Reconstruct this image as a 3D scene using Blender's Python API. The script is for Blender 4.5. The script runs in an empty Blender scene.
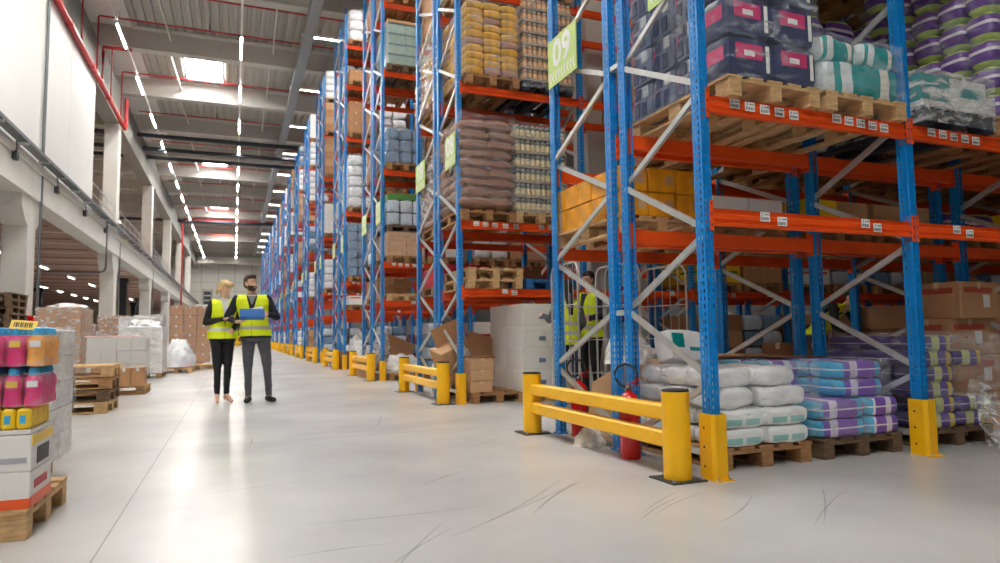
import bpy, bmesh, math, random
from mathutils import Vector, Matrix, noise
random.seed(7)
SC = bpy.context.scene
COL = SC.collection
PI = math.pi

# ------------------------------------------------------------------ camera
F_PX, H_CAM = 665.0, 0.94
cam_d = bpy.data.cameras.new('camera')
cam = bpy.data.objects.new('camera', cam_d); COL.objects.link(cam)
cam_d.sensor_width = 36; cam_d.lens = F_PX/1000*36
cam_d.clip_start = 0.05; cam_d.clip_end = 400
_ax = Vector((0.92882346, 0.01643057, 0.37015811)), Vector((-0.37028065, 0.0772578, 0.92570161)), Vector((-0.01338779, -0.99687575, 0.07784278))
# rows above are world X, Y, Z written in the lens frame (right, down, forward)
right = Vector((_ax[0][0], _ax[1][0], _ax[2][0])); down = Vector((_ax[0][1], _ax[1][1], _ax[2][1])); fwd = Vector((_ax[0][2], _ax[1][2], _ax[2][2]))
m = Matrix((right, -down, -fwd)).transposed().to_4x4(); m.translation = Vector((0, 0, H_CAM))
cam.matrix_world = m
cam_d.dof.use_dof = True; cam_d.dof.focus_distance = 5.2; cam_d.dof.aperture_fstop = 2.4
SC.camera = cam
# ------------------------------------------------------------------ world, exposure
w = bpy.data.worlds.new('daylight'); SC.world = w; w.use_nodes = True
w.node_tree.nodes['Background'].inputs[0].default_value = (1.0, 0.985, 0.96, 1)
w.node_tree.nodes['Background'].inputs[1].default_value = 0.35
SC.view_settings.view_transform = 'Standard'; SC.view_settings.look = 'None'
SC.view_settings.exposure = 0.55; SC.view_settings.gamma = 1; SC.view_settings.use_curve_mapping = False
SC.cycles.max_bounces = 8; SC.cycles.diffuse_bounces = 4; SC.cycles.glossy_bounces = 3; SC.cycles.transparent_max_bounces = 12
SC.cycles.transmission_bounces = 3; SC.cycles.use_denoising = True; SC.cycles.caustics_reflective = False; SC.cycles.caustics_refractive = False
SC.cycles.sample_clamp_indirect = 6
LAMP = 190.0      # strength of the strip lights' tubes
SKYL = 30.0      # strength of the roof lights

# ------------------------------------------------------------------ materials
MATS = {}
def srgb(r, g, b):
    f = lambda c: (c/255/12.92) if c/255 <= .04045 else ((c/255+.055)/1.055)**2.4
    return (f(r), f(g), f(b), 1)
def mat(name, rgb, rough=.5, metal=0, var=0, scale=6, bump=0, stretch=None, spec=.5, coat=0, alpha=1):
    if name in MATS: return MATS[name]
    M = bpy.data.materials.new(name); M.use_nodes = True; nt = M.node_tree; b = nt.nodes['Principled BSDF']
    c = srgb(*rgb); b.inputs['Base Color'].default_value = c
    b.inputs['Roughness'].default_value = rough; b.inputs['Metallic'].default_value = metal
    b.inputs['Specular IOR Level'].default_value = spec; b.inputs['Coat Weight'].default_value = coat
    b.inputs['Alpha'].default_value = alpha
    if var or bump:
        tc = nt.nodes.new('ShaderNodeTexCoord'); mp = nt.nodes.new('ShaderNodeMapping'); nz = nt.nodes.new('ShaderNodeTexNoise')
        nt.links.new(tc.outputs['Object'], mp.inputs[0]); nt.links.new(mp.outputs[0], nz.inputs['Vector'])
        mp.inputs['Scale'].default_value = stretch or (1, 1, 1)
        nz.inputs['Scale'].default_value = scale; nz.inputs['Detail'].default_value = 5
        if var:
            rp = nt.nodes.new('ShaderNodeValToRGB'); nt.links.new(nz.outputs['Fac'], rp.inputs[0])
            rp.color_ramp.elements[0].position = .3; rp.color_ramp.elements[1].position = .72
            rp.color_ramp.elements[0].color = tuple(max(0, x*(1-var)) for x in c[:3])+(1,)
            rp.color_ramp.elements[1].color = tuple(min(1, x*(1+var*.6)) for x in c[:3])+(1,)
            nt.links.new(rp.outputs[0], b.inputs['Base Color'])
        if bump:
            bp = nt.nodes.new('ShaderNodeBump'); bp.inputs['Strength'].default_value = bump; bp.inputs['Distance'].default_value = .02
            nt.links.new(nz.outputs['Fac'], bp.inputs['Height']); nt.links.new(bp.outputs[0], b.inputs['Normal'])
    MATS[name] = M; return M
def emit(name, rgb, s):
    if name in MATS: return MATS[name]
    M = bpy.data.materials.new(name); M.use_nodes = True; nt = M.node_tree; nt.nodes.clear()
    e = nt.nodes.new('ShaderNodeEmission'); o = nt.nodes.new('ShaderNodeOutputMaterial'); nt.links.new(e.outputs[0], o.inputs[0])
    e.inputs[0].default_value = srgb(*rgb); e.inputs[1].default_value = s; MATS[name] = M; return M
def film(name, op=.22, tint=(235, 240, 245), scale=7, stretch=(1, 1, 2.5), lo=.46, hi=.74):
    """clear stretch film: mostly transparent, with wrinkles, and highlights painted in as whiter streaks"""
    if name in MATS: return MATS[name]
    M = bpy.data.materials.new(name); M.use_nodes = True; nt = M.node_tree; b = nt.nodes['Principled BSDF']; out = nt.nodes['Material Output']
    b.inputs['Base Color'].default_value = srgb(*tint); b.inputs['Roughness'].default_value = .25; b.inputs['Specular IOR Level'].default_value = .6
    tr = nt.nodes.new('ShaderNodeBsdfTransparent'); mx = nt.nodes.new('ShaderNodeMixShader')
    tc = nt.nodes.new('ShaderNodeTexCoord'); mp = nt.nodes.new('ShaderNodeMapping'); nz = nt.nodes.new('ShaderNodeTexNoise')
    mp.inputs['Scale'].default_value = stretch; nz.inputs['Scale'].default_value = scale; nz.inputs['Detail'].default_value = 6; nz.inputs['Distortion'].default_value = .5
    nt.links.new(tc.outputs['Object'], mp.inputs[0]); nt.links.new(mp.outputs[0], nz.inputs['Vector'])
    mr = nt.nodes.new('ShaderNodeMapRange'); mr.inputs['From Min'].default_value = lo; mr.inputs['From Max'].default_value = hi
    mr.inputs['To Min'].default_value = op*.3; mr.inputs['To Max'].default_value = min(1, op*2.2)  # opacity follows the noise: whiter streaks painted in as highlights
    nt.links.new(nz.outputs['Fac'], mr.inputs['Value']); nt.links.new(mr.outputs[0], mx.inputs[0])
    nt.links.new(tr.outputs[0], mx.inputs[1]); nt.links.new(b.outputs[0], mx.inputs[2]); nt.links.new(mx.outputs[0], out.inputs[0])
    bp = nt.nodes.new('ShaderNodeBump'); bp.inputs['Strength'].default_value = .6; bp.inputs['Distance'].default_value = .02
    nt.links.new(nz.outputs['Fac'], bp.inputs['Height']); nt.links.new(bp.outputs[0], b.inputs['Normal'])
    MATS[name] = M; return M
def bands(name, axis, stops, rough=.35, line=None, z=None):
    """printed wrapping: colour bands along one axis of the pack's own box; line = (axis, lo, hi, rgb) a stripe over it; z = (lo, hi, rgb) plain outside"""
    if name in MATS: return MATS[name]
    M = bpy.data.materials.new(name); M.use_nodes = True; nt = M.node_tree; b = nt.nodes['Principled BSDF']
    tc = nt.nodes.new('ShaderNodeTexCoord'); sp = nt.nodes.new('ShaderNodeSeparateXYZ'); nt.links.new(tc.outputs['Generated'], sp.inputs[0])
    rp = nt.nodes.new('ShaderNodeValToRGB'); rp.color_ramp.interpolation = 'CONSTANT'
    nt.links.new(sp.outputs[axis], rp.inputs[0]); cr = rp.color_ramp
    for i, (p, c) in enumerate(stops):
        e = cr.elements[i] if i < 2 else cr.elements.new(p)
        e.position = p; e.color = srgb(*c)
    last = rp.outputs[0]
    def stripe(ax, lo, hi, rgb, last, inv=False):
        a = nt.nodes.new('ShaderNodeMath'); a.operation = 'GREATER_THAN'; a.inputs[1].default_value = lo; nt.links.new(sp.outputs[ax], a.inputs[0])
        c = nt.nodes.new('ShaderNodeMath'); c.operation = 'LESS_THAN'; c.inputs[1].default_value = hi; nt.links.new(sp.outputs[ax], c.inputs[0])
        d = nt.nodes.new('ShaderNodeMath'); d.operation = 'MULTIPLY'; nt.links.new(a.outputs[0], d.inputs[0]); nt.links.new(c.outputs[0], d.inputs[1])
        f = d.outputs[0]
        if inv:
            g = nt.nodes.new('ShaderNodeMath'); g.operation = 'SUBTRACT'; g.inputs[0].default_value = 1; nt.links.new(f, g.inputs[1]); f = g.outputs[0]
        mx = nt.nodes.new('ShaderNodeMix'); mx.data_type = 'RGBA'; nt.links.new(f, mx.inputs[0]); nt.links.new(last, mx.inputs[6]); mx.inputs[7].default_value = srgb(*rgb)
        return mx.outputs[2]
    if z: last = stripe(2, z[0], z[1], z[2], last, True)
    if line: last = stripe(*line, last)
    nt.links.new(last, b.inputs['Base Color']); b.inputs['Roughness'].default_value = rough
    nz = nt.nodes.new('ShaderNodeTexNoise'); nz.inputs['Scale'].default_value = 14; nt.links.new(tc.outputs['Object'], nz.inputs['Vector'])
    bp = nt.nodes.new('ShaderNodeBump'); bp.inputs['Strength'].default_value = .5; bp.inputs['Distance'].default_value = .02
    nt.links.new(nz.outputs['Fac'], bp.inputs['Height']); nt.links.new(bp.outputs[0], b.inputs['Normal'])
    MATS[name] = M; return M

BLUE = mat('blue_rack_paint', (0, 132, 212), .36, var=.12, scale=3)
ORANGE = mat('orange_rack_paint', (244, 88, 26), .38, var=.12, scale=3)
YEL = mat('yellow_guard_paint', (252, 190, 4), .38, var=.06, scale=4)
GALV = mat('galvanised_steel', (205, 206, 204), .38, .55, var=.12, scale=8)
STEEL = mat('dark_steel', (70, 72, 74), .45, .5)
BLACK = mat('black_plastic', (28, 28, 30), .5)
WHITE = mat('white_paint', (236, 234, 228), .6)
PAPER = mat('white_paper', (240, 240, 238), .7)
INK = mat('black_ink', (25, 25, 28), .7)
WOOD = mat('new_pallet_wood', (206, 168, 120), .75, var=.3, scale=5, stretch=(2, 2, 9))
WOOD2 = mat('worn_pallet_wood', (168, 124, 82), .8, var=.4, scale=5, stretch=(2, 2, 9))
WOOD3 = mat('grey_brown_pallet_wood', (112, 88, 66), .85, var=.4, scale=5, stretch=(2, 2, 9))
WBLUE = mat('blue_pallet_wood', (30, 100, 160), .7, var=.3, scale=5)
WDARK = mat('dark_pallet_plastic', (34, 44, 58), .6)
CARD = mat('brown_cardboard', (184, 138, 98), .8, var=.1, scale=3)
CARD2 = mat('pale_cardboard', (198, 158, 118), .8, var=.1, scale=3)
CARD3 = mat('dark_cardboard', (146, 100, 68), .8, var=.15, scale=3)
TAPE = mat('packing_tape', (214, 186, 148), .3)
WCARD = mat('white_carton_board', (232, 230, 226), .6, var=.04, scale=4)
CONC = mat('precast_concrete', (218, 214, 206), .75, var=.07, scale=1.5)
CONC2 = mat('grey_precast_concrete', (156, 154, 148), .8, var=.12, scale=1.2)
PANEL = mat('white_wall_panel', (232, 230, 225), .6, var=.03, scale=.6)
DECK = mat('roof_deck_steel', (176, 174, 166), .5, .1, var=.08, scale=2)
RED = mat('red_pipe_paint', (196, 30, 34), .35)
REDX = mat('red_gloss_paint', (206, 18, 24), .22, coat=.4)
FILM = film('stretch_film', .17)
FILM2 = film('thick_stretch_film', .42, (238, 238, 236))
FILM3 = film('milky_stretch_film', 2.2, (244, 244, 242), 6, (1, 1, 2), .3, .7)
ZINC = mat('cable_tray_zinc', (110, 114, 116), .5, .4)
TUBE_DIM = emit('dim_lamp_tube_light', (255, 252, 246), 90)
TUBE = emit('lamp_tube_light', (255, 252, 244), LAMP)
SKY_E = emit('roof_light_glow', (255, 255, 255), SKYL)
SIGN = mat('lime_sign_board', (196, 222, 128), .5)
HIVIS = mat('hi_vis_yellow_cloth', (234, 255, 20), .6, var=.08, scale=6, bump=.3)
REFL = mat('reflective_tape', (198, 200, 202), .35, .2)
SKIN = mat('skin', (238, 192, 164), .5)
SKIN2 = mat('tanned_skin', (230, 182, 152), .5)

# ------------------------------------------------------------------ mesh building
class MB:
    def __init__(s): s.v = []; s.f = []; s.fm = []; s.mats = []; s.keep = []
    def mi(s, M):
        if M not in s.mats: s.mats.append(M)
        return s.mats.index(M)
    def face(s, pts, M):
        n = len(s.v); s.v += [tuple(p) for p in pts]; s.f.append(list(range(n, n+len(pts)))); s.fm.append(s.mi(M)); return s
    def box(s, x0, x1, y0, y1, z0, z1, M, T=None):
        P = [(x, y, z) for z in (z0, z1) for y in (y0, y1) for x in (x0, x1)]
        if T is not None: P = [tuple(T @ Vector(p)) for p in P]
        n = len(s.v); s.v += P; k = s.mi(M)
        for q in ((0, 2, 3, 1), (4, 5, 7, 6), (0, 1, 5, 4), (2, 6, 7, 3), (0, 4, 6, 2), (1, 3, 7, 5)):
            s.f.append([n+i for i in q]); s.fm.append(k)
        return s
    def cbox(s, x0, x1, y0, y1, z0, z1, M, c=.006, T=None):
        """box with chamfered edges"""
        bm = bmesh.new(); bmesh.ops.create_cube(bm, size=1)
        for v in bm.verts: v.co = Vector(((x0+x1)/2+v.co.x*(x1-x0), (y0+y1)/2+v.co.y*(y1-y0), (z0+z1)/2+v.co.z*(z1-z0)))
        bmesh.ops.bevel(bm, geom=bm.edges[:], offset=c, segments=1, affect='EDGES')
        s.bm(bm, M, T); return s
    def bm(s, bm, M, T=None):
        n = len(s.v); k = s.mi(M); bm.verts.index_update()
        for v in bm.verts: s.v.append(tuple(T @ v.co) if T is not None else tuple(v.co))
        for f in bm.faces: s.f.append([n+v.index for v in f.verts]); s.fm.append(k)
        bm.free(); return s
    def lathe(s, prof, M, n=16, T=None, mats=None):
        b = len(s.v)
        for r, z in prof:
            for i in range(n):
                p = Vector((r*math.cos(2*PI*i/n), r*math.sin(2*PI*i/n), z)); s.v.append(tuple(T @ p) if T is not None else tuple(p))
        for j in range(len(prof)-1):
            k = s.mi(mats[j] if mats else M)
            for i in range(n):
                s.f.append([b+j*n+i, b+j*n+(i+1) % n, b+(j+1)*n+(i+1) % n, b+(j+1)*n+i]); s.fm.append(k)
        for j, rev in ((0, True), (len(prof)-1, False)):
            if prof[j][0] > 1e-5:
                q = [b+j*n+i for i in range(n)]
                s.f.append(q[::-1] if rev else q); s.fm.append(s.mi(mats[min(j, len(mats)-1)] if mats else M))
        return s
    def cyl(s, p0, p1, r, M, n=12, r1=None):
        p0, p1 = Vector(p0), Vector(p1); d = p1-p0
        T = Matrix.Translation(p0) @ d.to_track_quat('Z', 'Y').to_matrix().to_4x4()
        return s.lathe([(r, 0), (r if r1 is None else r1, d.length)], M, n, T)
    def tube(s, pts, r, M, n=8):
        pts = [Vector(p) for p in pts]; b = len(s.v); k = s.mi(M)
        for i, p in enumerate(pts):
            t = (pts[min(i+1, len(pts)-1)]-pts[max(i-1, 0)]).normalized()
            q = t.to_track_quat('Z', 'Y')
            for a in range(n): s.v.append(tuple(p+q @ Vector((r*math.cos(2*PI*a/n), r*math.sin(2*PI*a/n), 0))))
        for i in range(len(pts)-1):
            for a in range(n):
                s.f.append([b+i*n+a, b+i*n+(a+1) % n, b+(i+1)*n+(a+1) % n, b+(i+1)*n+a]); s.fm.append(k)
        s.f.append([b+a for a in range(n)][::-1]); s.fm.append(k); s.f.append([b+(len(pts)-1)*n+a for a in range(n)]); s.fm.append(k)
        return s
    def bar(s, p0, p1, w_, t, M, up=(1, 0, 0)):
        """flat bar between two points, w_ wide, t thick along up"""
        p0, p1 = Vector(p0), Vector(p1); d = (p1-p0); L = d.length; z = d.normalized(); x = Vector(up); y = z.cross(x).normalized(); x = y.cross(z)
        T = Matrix((x, y, z)).transposed().to_4x4(); T.translation = p0
        return s.box(-t/2, t/2, -w_/2, w_/2, 0, L, M, T)
    def poly(s, pts, axis, a, b, M):
        """extrude a 2-D outline along an axis from a to b"""
        def P(p, t): return {'x': (t, p[0], p[1]), 'y': (p[0], t, p[1]), 'z': (p[0], p[1], t)}[axis]
        n = len(s.v); N = len(pts); k = s.mi(M); s.v += [P(p, a) for p in pts]+[P(p, b) for p in pts]
        for i in range(N): s.f.append([n+i, n+(i+1) % N, n+N+(i+1) % N, n+N+i]); s.fm.append(k)
        s.f.append([n+i for i in range(N)][::-1]); s.fm.append(k); s.f.append([n+N+i for i in range(N)]); s.fm.append(k); return s
    def me(s, me, T):
        n = len(s.v); s.v += [tuple(T @ v.co) for v in me.vertices]; ms = [s.mi(x) for x in me.materials] or [0]
        for p in me.polygons: s.f.append([n+i for i in p.vertices]); s.fm.append(ms[p.material_index])
        return s
    def mesh(s, name, smooth=True, fix=True):
        me = bpy.data.meshes.new(name); me.from_pydata(s.v, [], s.f)
        for M in s.mats: me.materials.append(M)
        me.polygons.foreach_set('material_index', s.fm)
        if fix:
            bm = bmesh.new(); bm.from_mesh(me); bmesh.ops.recalc_face_normals(bm, faces=bm.faces[:]); bm.to_mesh(me); bm.free()
        if smooth:
            me.polygons.foreach_set('use_smooth', [True]*len(me.polygons)); me.set_sharp_from_angle(angle=math.radians(35))
        me.update(); return me

def O(name, me, parent=None, loc=(0, 0, 0), rot=(0, 0, 0), label=None, cat=None, group=None, kind=None):
    if isinstance(me, MB): me = me.mesh(name)
    o = bpy.data.objects.new(name, me); COL.objects.link(o)
    o.location = loc; o.rotation_euler = rot
    if parent: o.parent = parent
    for k, v in (('label', label), ('category', cat), ('group', group), ('kind', kind)):
        if v: o[k] = v
    return o
def thing(name, label, cat, loc=(0, 0, 0), rot=(0, 0, 0), group=None):
    return O(name, None, None, loc, rot, label, cat, group)
def struct(name, me): return O(name, me, kind='structure')
def copy_tree(src, loc, rot=(0, 0, 0), label=None, group=None):
    r = src.copy(); COL.objects.link(r); r.location = loc; r.rotation_euler = rot
    if label: r['label'] = label
    if group: r['group'] = group
    for ch in list(src.children):
        c = ch.copy(); COL.objects.link(c); c.parent = r
        for g in list(ch.children):
            d = g.copy(); COL.objects.link(d); d.parent = c
    return r
ORD = ['bottom', 'second', 'third', 'fourth', 'fifth', 'sixth', 'seventh', 'eighth', 'ninth', 'tenth', 'eleventh', 'twelfth']
NTH = ['first', 'second', 'third', 'fourth', 'fifth', 'sixth', 'seventh', 'eighth', 'ninth', 'tenth', 'eleventh', 'twelfth', 'thirteenth', 'fourteenth', 'fifteenth', 'sixteenth']

TMP = bpy.data.scenes.new('modelling_bench')
def evaluated(o):
    """mesh of an object with its modifiers applied, worked out apart from the big scene"""
    TMP.collection.objects.link(o)
    with bpy.context.temp_override(scene=TMP, view_layer=TMP.view_layers[0]): dg = bpy.context.evaluated_depsgraph_get()
    me = bpy.data.meshes.new_from_object(o.evaluated_get(dg)); bpy.data.objects.remove(o); return me

# ================================================================== SETTING
# floor: polished concrete, saw-cut joints, faint stains
FL = bpy.data.materials.new('polished_concrete_floor'); FL.use_nodes = True
nt = FL.node_tree; b = nt.nodes['Principled BSDF']; N = nt.nodes.new; Lk = nt.links.new
tc = N('ShaderNodeTexCoord'); n1 = N('ShaderNodeTexNoise'); n1.inputs['Scale'].default_value = .7; n1.inputs['Detail'].default_value = 3; n1.inputs['Roughness'].default_value = .5
n2 = N('ShaderNodeTexNoise'); n2.inputs['Scale'].default_value = 5; n2.inputs['Detail'].default_value = 4
Lk(tc.outputs['Object'], n1.inputs['Vector']); Lk(tc.outputs['Object'], n2.inputs['Vector'])
r1 = N('ShaderNodeValToRGB'); r1.color_ramp.elements[0].position = .32; r1.color_ramp.elements[1].position = .66
r1.color_ramp.elements[0].color = srgb(186, 186, 184); r1.color_ramp.elements[1].color = srgb(208, 207, 204); Lk(n1.outputs['Fac'], r1.inputs[0])
r2 = N('ShaderNodeValToRGB'); r2.color_ramp.elements[0].position = .3; r2.color_ramp.elements[1].position = .6
r2.color_ramp.elements[0].color = (.96, .96, .96, 1); r2.color_ramp.elements[1].color = (1, 1, 1, 1); Lk(n2.outputs['Fac'], r2.inputs[0])
mx = N('ShaderNodeMix'); mx.data_type = 'RGBA'; mx.blend_type = 'MULTIPLY'; mx.inputs[0].default_value = .6; Lk(r1.outputs[0], mx.inputs[6]); Lk(r2.outputs[0], mx.inputs[7])
sp = N('ShaderNodeSeparateXYZ'); Lk(tc.outputs['Object'], sp.inputs[0])
def joint(out, off, per, wd):
    a = N('ShaderNodeMath'); a.operation = 'ADD'; a.inputs[1].default_value = off+600; Lk(out, a.inputs[0])
    m_ = N('ShaderNodeMath'); m_.operation = 'MODULO'; m_.inputs[1].default_value = per; Lk(a.outputs[0], m_.inputs[0])
    l = N('ShaderNodeMath'); l.operation = 'LESS_THAN'; l.inputs[1].default_value = wd; Lk(m_.outputs[0], l.inputs[0]); return l.outputs[0]
ja = joint(sp.outputs[0], .55, 6, .007); jb = joint(sp.outputs[1], -.4, 6, .007)
mm = N('ShaderNodeMath'); mm.operation = 'MAXIMUM'; Lk(ja, mm.inputs[0]); Lk(jb, mm.inputs[1])
ms = N('ShaderNodeMath'); ms.operation = 'MULTIPLY'; ms.inputs[1].default_value = .55; Lk(mm.outputs[0], ms.inputs[0])
mj = N('ShaderNodeMix'); mj.data_type = 'RGBA'; Lk(ms.outputs[0], mj.inputs[0]); Lk(mx.outputs[2], mj.inputs[6]); mj.inputs[7].default_value = srgb(110, 104, 98)
Lk(mj.outputs[2], b.inputs['Base Color'])
mr = N('ShaderNodeMapRange'); mr.inputs['To Min'].default_value = .24; mr.inputs['To Max'].default_value = .34; Lk(n1.outputs['Fac'], mr.inputs['Value']); b.inputs['Roughness'].default_value = .25
b.inputs['Specular IOR Level'].default_value = .6
struct('floor', MB().box(-26, 30, -14, 95, -.2, 0, FL))

# tyre and drag marks on the concrete
def scuffs():
    M = mat('rubber_tyre_mark', (150, 150, 150), .45, alpha=.26); mb = MB(); rnd = random.Random(3)
    sets = [((.95, 3.05), 35, 1.3, 2), ((1.45, 3.25), 52, .9, 2), ((.35, 3.5), -8, 1.0, 1), ((1.9, 2.95), 42, .6, 3), ((-.2, 4.4), 20, .7, 1), ((.5, 2.6), 60, .8, 2),
            ((1.1, 4.1), 50, .7, 1), ((.1, 6), 75, .8, 1), ((1.6, 5.2), 30, .9, 1), ((2.6, 2.5), 38, .9, 2), ((1.3, 6.8), 64, 1.2, 1), ((.2, 3.0), 15, .5, 1), ((2.2, 2.75), 20, .7, 1)]
    for (x, y), a, L, n in sets:
        for k in range(n):
            a2 = math.radians(a+rnd.uniform(-3, 3)); cv = rnd.uniform(-.5, .5); x0, y0 = x+k*.07, y+rnd.uniform(-.05, .05); N_ = 14; pr = None
            for i in range(N_+1):
                t = i/N_; ang = a2+cv*t; px = x0+math.cos(a2+cv*t/2)*L*t; py = y0+math.sin(a2+cv*t/2)*L*t
                wd = .0045*math.sin(PI*min(1, t*1.05))*rnd.uniform(.5, 1.2)+.001
                nx, ny = -math.sin(ang)*wd, math.cos(ang)*wd; cur = ((px-nx, py-ny, .0012), (px+nx, py+ny, .0012))
                if pr: mb.face([pr[0], cur[0], cur[1], pr[1]], M)
                pr = cur
    O('floor_scuff', mb, label='thin grey tyre scuffs curving over the pale concrete floor', cat='floor marks', kind='stuff')
scuffs()

# roof deck: trapezoidal steel sheet, ribs along the hall
ZD = 12.05
def deck():
    pts = []; x = -26.0
    while x < 30:
        pts += [(x, ZD), (x+.13, ZD), (x+.16, ZD+.09), (x+.27, ZD+.09)]; x += .3
    mb = MB(); k = mb.mi(DECK)
    for y in (-14, 95):
        mb.v += [(px, y, pz) for px, pz in pts]
    n = len(pts)
    for i in range(n-1): mb.f.append([i, i+1, n+i+1, n+i]); mb.fm.append(k)
    mb.box(-26, 30.3, -14, 95, ZD+.1, ZD+.3, CONC2)
    return mb.mesh('ceiling', smooth=False, fix=False)
struct('ceiling', deck())
struct('ceiling_white_edge', MB().box(-4.9, -3.55, -14, 95, ZD-.06, ZD-.005, PANEL))
BEAM_Y = [26.4+5.12*k for k in range(-7, 14)]
for y in BEAM_Y:
    struct('ceiling_beam', MB().poly([(y-.2, ZD-.75), (y+.2, ZD-.75), (y+.26, ZD-.1), (y+.36, ZD-.002), (y-.36, ZD-.002), (y-.26, ZD-.1)], 'x', -26, 30, mat('roof_beam_concrete', (192, 189, 181), .8, var=.08, scale=1.2)))
# long beam over the columns of the left side
struct('ceiling_edge_beam', MB().box(-5.1, -4.54, -14, 94, 9.751, 11.28, mat('grey_edge_beam_concrete', (132, 130, 124), .85, var=.1, scale=1)))
COLY = [19.1-12.1*2, 19.1-12.1, 19.1, 31.25, 43.4, 55.5, 67.6, 79.7]
for y in COLY:
    c = MB().cbox(-5.06, -4.53, y-.6, y, 0, 9.75, CONC, .02)
    c.poly([(y-1.2, 4.3), (y+.55, 4.3), (y+.5, 4.0), (y+.2, 3.7), (y-.01, 3.6), (y-.59, 3.6), (y-.85, 3.7), (y-1.15, 4.0)], 'x', -5.05, -4.54, CONC)
    struct('column', c)
# mezzanine: edge beam, slab, joists
struct('mezzanine_edge_beam', MB().box(-5.0, -4.46, -14, 93, 4.3, 4.95, CONC).box(-5.0, -4.4, -14, 93, 4.95, 5.15, CONC))
struct('mezzanine_floor', MB().box(-26, -5.0, -14, 93, 4.75, 5.0, mat('pale_brown_joist', (206, 180, 166), .75)))
JO = mat('red_brown_joist_paint', (150, 92, 80), .6)
for k in range(36):
    y = -10+2.9*k
    struct('mezzanine_joist', MB().box(-26, -5.02, y-.15, y+.15, 4.35, 4.74, mat('pale_brown_joist', (206, 180, 166), .75)).tube([(-25, y+.9, 4.25), (-5.1, y+.9, 4.25)], .02, JO, 6))
# upper wall: white panels from behind the camera to Y 25.5
ylist = [-14, -9.5, -5, -.5, 4, 9.3, 14.2, 18.9, 21.95, 25.5]
for i in range(len(ylist)-1):
    struct('wall_left', MB().cbox(-4.72, -4.5, ylist[i]+.012, ylist[i+1]-.012, 5.15, 9.74, PANEL, .012))
struct('wall_far_left', MB().box(-26.2, -26, -14, 95, 0, ZD, mat('dim_wall_paint', (206, 196, 176), .8)))
struct('wall_light_block', MB().box(-.5, 30, -14.2, -14, 0, ZD, mat('grey_wall_panel', (150, 150, 150), .8)))  # unseen wall added to block light from behind right; left part open
struct('wall_right', MB().box(30, 30.2, -14, 95, 0, ZD, mat('grey_wall_panel', (150, 150, 150), .8)))
# far end wall with panel seams
ew = MB().box(-26, 30, 93, 93.3, 0, ZD, PANEL)
for k in range(26): ew.box(-22+2*k-.03, -22+2*k+.03, 92.97, 93, 4.7, 10.6, mat('grey_seam', (176, 176, 172), .6))
for z in (5.6, 6.8, 8.0, 9.2): ew.box(-26, 30, 92.97, 93, z-.02, z+.02, mat('grey_seam', (176, 176, 172), .6))
struct('wall_back', ew)
struct('trim_end_beam', MB().box(-4.5, 28, 90.5, 91.1, 10.2, 10.9, CONC))
struct('mezzanine_end_floor', MB().box(-4.4, 3.2, 86, 92.9, 4.45, 4.8, WHITE))
struct('wall_dark_end', MB().box(-4.4, 3.2, 86.4, 86.6, 3.3, 4.45, mat('dark_dock_curtain', (34, 36, 42), .8)).box(-4.4, 3.2, 92, 92.2, 0, 3.3, mat('dim_end_wall', (120, 116, 108), .8)))
# dark steel posts and rear partition below the mezzanine
for (x, y) in ((-5.9, 43), (-8.3, 52), (-12, 52), (-7.6, 64), (-9, 72)):
    struct('column_steel', MB().box(x-.18, x+.18, y-.18, y+.18, 0, 4.35, BLACK).box(x-.25, x+.25, y-.25, y+.25, 4.1, 4.35, BLACK))
struct('wall_under_mezzanine', MB().box(-26, -9, 78, 78.2, 0, 4.7, mat('cream_partition', (214, 196, 164), .8)).box(-16.5, -16.3, -14, 60, 0, 4.7, mat('brown_partition', (96, 82, 70), .8)))

# guard rail of the mezzanine
def railing(y0, y1, lab):
    t = thing('guard_railing', lab, 'railing', (-4.55, (y0+y1)/2, 5.15)); L = (y1-y0)/2
    n = max(2, int((y1-y0)/1.5))
    for k in range(n+1):
        y = -L+2*L*k/n; O('post', MB().cyl((0, y, 0), (0, y, 1.1), .022, GALV, 8), t)
    for z in (.35, .72, 1.1): O('rail', MB().cyl((0, -L, z), (0, L, z), .018, GALV, 8), t)
railing(25.7, 30.2, 'galvanised mezzanine railing just beyond the white wall panels'); railing(31.4, 42.4, 'galvanised mezzanine railing between the two nearest tall columns'); railing(43.6, 60, 'distant galvanised mezzanine railing')

# cable tray along the mezzanine edge, with hanging brackets
def tray():
    t = thing('cable_tray', 'long grey cable tray running along the mezzanine edge', 'cable tray', (-4.3, 40, 5.2))
    mb = MB().box(-.1, .1, -54, 52, 0, .01, ZINC).box(-.1, -.095, -54, 52, 0, .09, ZINC).box(.095, .1, -54, 52, 0, .09, ZINC); O('channel', mb, t)
    O('cable', MB().cyl((-.03, -54, .03), (-.03, 52, .03), .022, BLACK, 6).cyl((.03, -54, .028), (.03, 52, .028), .018, BLACK, 6), t)
    for k in range(60): O('bracket', MB().box(-.1, .1, -52+1.7*k, -51.95+1.7*k, -.05, 0, GALV).box(-.12, -.1, -52+1.7*k, -51.95+1.7*k, -.2, 0, GALV), t)
tray()
for k in range(4):
    y = 16.8+3.6*k
    t = O('junction_box', MB().cbox(-4.455, -4.36, y-.09, y+.09, 4.78, 4.98, STEEL, .01).cyl((-4.4, y, 4.98), (-4.4, y, 5.2), .015, STEEL, 6), label='small dark box under the cable tray, %s from the camera' % NTH[k], cat='electrical box')
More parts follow.
